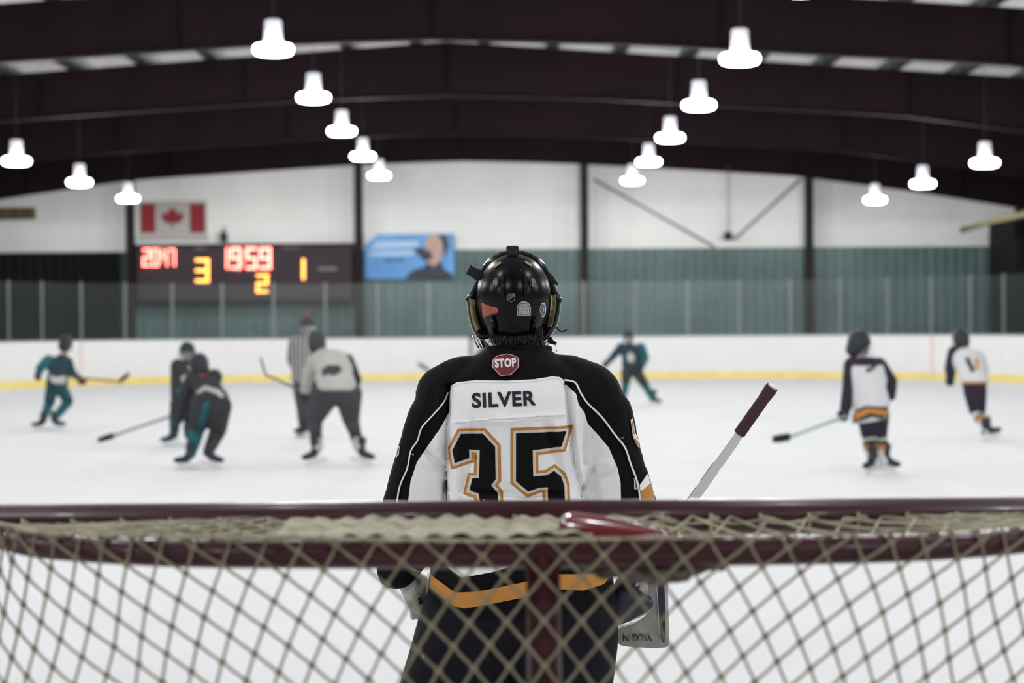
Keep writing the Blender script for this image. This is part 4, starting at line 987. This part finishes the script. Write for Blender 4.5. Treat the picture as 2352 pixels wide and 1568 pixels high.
# front skater of the pair
r, P, j = skater(23.9, 'crouching teal skater, nearer of the overlapping pair', dict(head=(458, 838, .15), neck=(464, 856, .1), chest=(472, 880, .05), pelvis=(492, 918, -.15), shL=(445, 870, .1), elL=(425, 905, .2), haL=(412, 955, .2), shR=(492, 868, .05), elR=(480, 910, .25), haR=(455, 940, .3),
   hipL=(470, 925, -.15), knL=(452, 985, .1), anL=(438, 1042, -.05), toL=(418, 1062, -.05), hipR=(506, 932, -.2), knR=(500, 990, .1), anR=(478, 1038, -.1), toR=(492, 1068, -.1)), dict(T, jersey=M['greydark'], pants=M['greydark'], sockR=M['greydark'], glove=M['gloveK'], sleeve=M['greydark']), face=(-.6, 1), torso=(.16, .16), legR=(.13, .10, .07))
b_ = bvh_of(j); applique('collar_badge', M['gloveR'], j, b_, 23.7, [(452, 856), (466, 853), (470, 866), (456, 869)], None, .006, grid=5); applique('hem_band', M['whitedull'], j, b_, 23.7, [(440, 905), (470, 885), (505, 895), (520, 912), (516, 918), (500, 904), (472, 895), (446, 913)], None, .006, grid=5)
hb = [o for o in r.children if o.name.startswith('pants')][0]; b_ = bvh_of(hb); applique('trouser_stripe', M['tealcloth'], hb, b_, 23.7, [(470, 925), (486, 915), (474, 960), (462, 1000), (448, 1005), (452, 975)], None, .006, grid=6)
# striped official
r, P, j = skater(30.5, 'official in a black and white striped shirt behind the stooping white skater', dict(head=(706, 748, 0), neck=(706, 765, 0), chest=(702, 792, 0), pelvis=(702, 875, 0), shL=(676, 785, 0), elL=(670, 825, .1), haL=(682, 862, .15), shR=(732, 785, 0), elR=(744, 820, .1), haR=(738, 855, .15),
   hipL=(690, 885, 0), knL=(694, 935, .05), anL=(697, 982, 0), toL=(690, 998, -.05), hipR=(712, 885, 0), knR=(710, 935, .05), anR=(706, 980, 0), toR=(702, 998, -.05)), dict(jersey=M['stripes'], pants=M['greycloth'], sock=M['greycloth'], helmet=M['greycloth'], glove=M['greydark']), face=(.3, -1), torso=(.20, .17), legR=(.115, .09, .07))
q = MB(); q.chain([(P['head']+Vector((-.01, 0, .14)), .02), (P['head']+Vector((-.01, 0, .19)), .018)]); q.build('helmet_knob', M['tape'], r)
# stooping white skater
r, P, j = skater(24.3, 'stooping skater in a white jersey with wide charcoal trousers', dict(head=(727, 786, .25), neck=(735, 805, .2), chest=(762, 828, .1), pelvis=(774, 893, -.15), shL=(722, 830, .2), elL=(705, 870, .3), haL=(700, 905, .4), shR=(795, 832, .1), elR=(815, 872, .2), haR=(808, 900, .3),
   hipL=(750, 905, -.1), knL=(722, 962, .1), anL=(728, 1030, -.1), toL=(708, 1060, -.1), hipR=(800, 905, -.1), knR=(806, 962, .1), anR=(826, 1028, -.1), toR=(845, 1058, -.1)), dict(jersey=M['whitedull'], sleeve=M['greydark'], sleeves='R', pants=M['greycloth'], sock=M['greycloth'], helmet=M['greycloth'], glove=M['greydark']), face=(-.3, 1), torso=(.22, .2), legR=(.16, .105, .062), socks2=[(.62, .72, M['greydark']), (.78, .95, M['whitedull'])])
b_ = bvh_of(j); applique('back_number', M['greycloth'], j, b_, 24.1, [(738, 848), (752, 838), (778, 838), (786, 850), (770, 862), (752, 858), (742, 866)], None, .006, grid=5)
hstick([(702, 902, .4), (610, 860, .8), (598, 822, .9)], 24.3, 'raised stick in front of the boards left of the striped official')
# teal skater by the far boards
r, P, j = skater(41.0, 'teal skater striding beside the far boards, right of the goalkeeper', dict(head=(1443, 773, 0), neck=(1444, 787, 0), chest=(1449, 806, 0), pelvis=(1451, 843, 0), shL=(1427, 797, 0), elL=(1410, 816, 0), haL=(1393, 835, 0), shR=(1472, 799, 0), elR=(1482, 822, .05), haR=(1474, 842, -.1),
   hipL=(1440, 853, 0), knL=(1437, 880, -.1), anL=(1431, 918, 0), toL=(1428, 934, 0), hipR=(1462, 853, 0), knR=(1483, 886, -.1), anR=(1499, 916, 0), toR=(1510, 934, 0)), dict(T, jersey=M['tealdark'], sleeve=M['tealcloth'], sleeves='R', glove=M['gloveK']), face=(-.3, -1), torso=(.19, .15), headr=.12)
b_ = bvh_of(j); applique('chest_logo', M['whitedull'], j, b_, 40.8, [(1440, 815), (1449, 808), (1458, 818), (1456, 832), (1442, 830)], None, .006, grid=5)
# tall skater in white at the right
Wm = dict(jersey=M['whitedull'], sleeve=M['purplenavy'], yoke=M['purplenavy'], pants=M['purplenavy'], sock=M['whitedull'], helmet=M['gloveK'], glove=M['gloveK'])
M['wj'] = mat('white_jersey_far', (.62, .62, .62), .9); Wm['jersey'] = M['wj']; Wm['sock'] = M['wj']
WS = [(.18, .26, M['whitedull']), (.32, .46, M['gloveK']), (.48, .52, M['orange'])]
r, P, j = skater(22.2, 'white and black skater in a loose jersey, second from the right edge', dict(head=(1973, 792, .05), neck=(1975, 822, .0), chest=(1988, 850, 0), pelvis=(2003, 935, 0), shL=(1958, 842, 0), elL=(1951, 895, 0), haL=(1940, 948, 0), shR=(2017, 843, .05), elR=(2044, 876, .1), haR=(2046, 905, .2),
   hipL=(1993, 952, 0), knL=(1997, 1000, .1), anL=(2006, 1060, 0), toL=(1982, 1092, -.15), hipR=(2018, 952, .05), knR=(2019, 1000, .15), anR=(2030, 1058, .1), toR=(2040, 1090, .1)), Wm, face=(.9, -.5), torso=(.19, .17), headr=.145, legR=(.115, .09, .07), socks2=WS)
q = MB(); q.rings([[at(1985, 962, 22.2)+Vector((.0, 0, 0))+Vector((.19*math.cos(a)+.055, .16*math.sin(a), -.02+.03*math.cos(a)) ) for a in [2*PI*k/24 for k in range(24)]], [at(1990, 900, 22.2)+Vector((.165*math.cos(a)+.05, .165*math.sin(a), 0)) for a in [2*PI*k/24 for k in range(24)]]]); sk = q.build('jersey_skirt', M['wj'], r, fuse=.014, it=2)
b_ = bvh_of(sk, j)
applique('hem_stripe', M['gloveK'], sk, b_, 22.0, [(1958, 948), (1990, 932), (2048, 936), (2048, 968), (2005, 958), (1958, 976)], None, .006, grid=5); applique('hem_stripe', M['orange'], sk, b_, 22.0, [(1960, 954), (1992, 938), (2046, 942), (2046, 958), (2000, 948), (1960, 968)], None, .012, grid=5)
applique('jersey_print', M['greycloth'], j, b_, 22.0, [(1988, 848), (2012, 838), (2016, 844), (1994, 856)], None, .008, grid=5); applique('jersey_print', M['gloveR'], j, b_, 22.0, [(1985, 826), (1999, 820), (2002, 832), (1990, 838)], None, .02, grid=5)
hstick([(1945, 955, -.08), (1815, 1003, -.3), (1774, 1009, -.4)], 22.2, 'hockey stick with pale green shaft held low by the right skater', 'greenstick')
# rightmost skater
r, P, j = skater(28.3, 'rightmost skater in a white jersey with black number, skating away', dict(head=(2207, 778, .05), neck=(2212, 795, .05), chest=(2222, 825, 0), pelvis=(2238, 878, -.05), shL=(2192, 812, .05), elL=(2183, 845, .1), haL=(2183, 872, .15), shR=(2248, 818, 0), elR=(2260, 850, .15), haR=(2252, 872, .3),
   hipL=(2232, 898, 0), knL=(2240, 945, .1), anL=(2266, 985, -.1), toL=(2296, 990, -.1), hipR=(2247, 898, -.05), knR=(2250, 945, .1), anR=(2268, 988, .1), toR=(2262, 1014, .2)), dict(Wm, sleeves='L', yoke=M['wj'], glove=M['gloveK']), face=(-.4, 1), torso=(.19, .17), headr=.13, legR=(.115, .085, .062), socks2=WS)
b_ = bvh_of(j); applique('back_number', M['greydark'], j, b_, 28.1, [(2217, 824), (2226, 818), (2240, 850), (2232, 856)], None, .008, grid=5); applique('back_number', M['orange'], j, b_, 28.1, [(2240, 822), (2250, 824), (2247, 850), (2242, 848)], None, .006, grid=5)
applique('hem_stripe', M['orange'], j, b_, 28.1, [(2202, 876), (2270, 876), (2270, 893), (2206, 893)], None, .008, grid=5)
# skater far behind the goalkeeper, only the stick blade shows
r, P, j = skater(45.0, 'distant dark skater hidden behind the goalkeeper', dict(head=(1135, 776, 0), neck=(1136, 790, 0), chest=(1137, 810, 0), pelvis=(1140, 850, 0), shL=(1115, 803, 0), elL=(1095, 822, .1), haL=(1085, 838, .1), shR=(1160, 803, 0), elR=(1163, 830, .1), haR=(1120, 845, .2),
   hipL=(1130, 860, 0), knL=(1126, 885, .1), anL=(1122, 908, 0), toL=(1115, 917, -.1), hipR=(1150, 860, 0), knR=(1152, 885, .1), anR=(1155, 908, 0), toR=(1162, 917, 0)), dict(T, glove=M['gloveK']), face=(-.3, -1))
hstick([(1120, 846, .1), (984, 850, .3), (960, 834, .35)], 45.0, 'faint stick tip poking out left of the goalkeeper before the boards', 'whitedull' if False else 'alu')
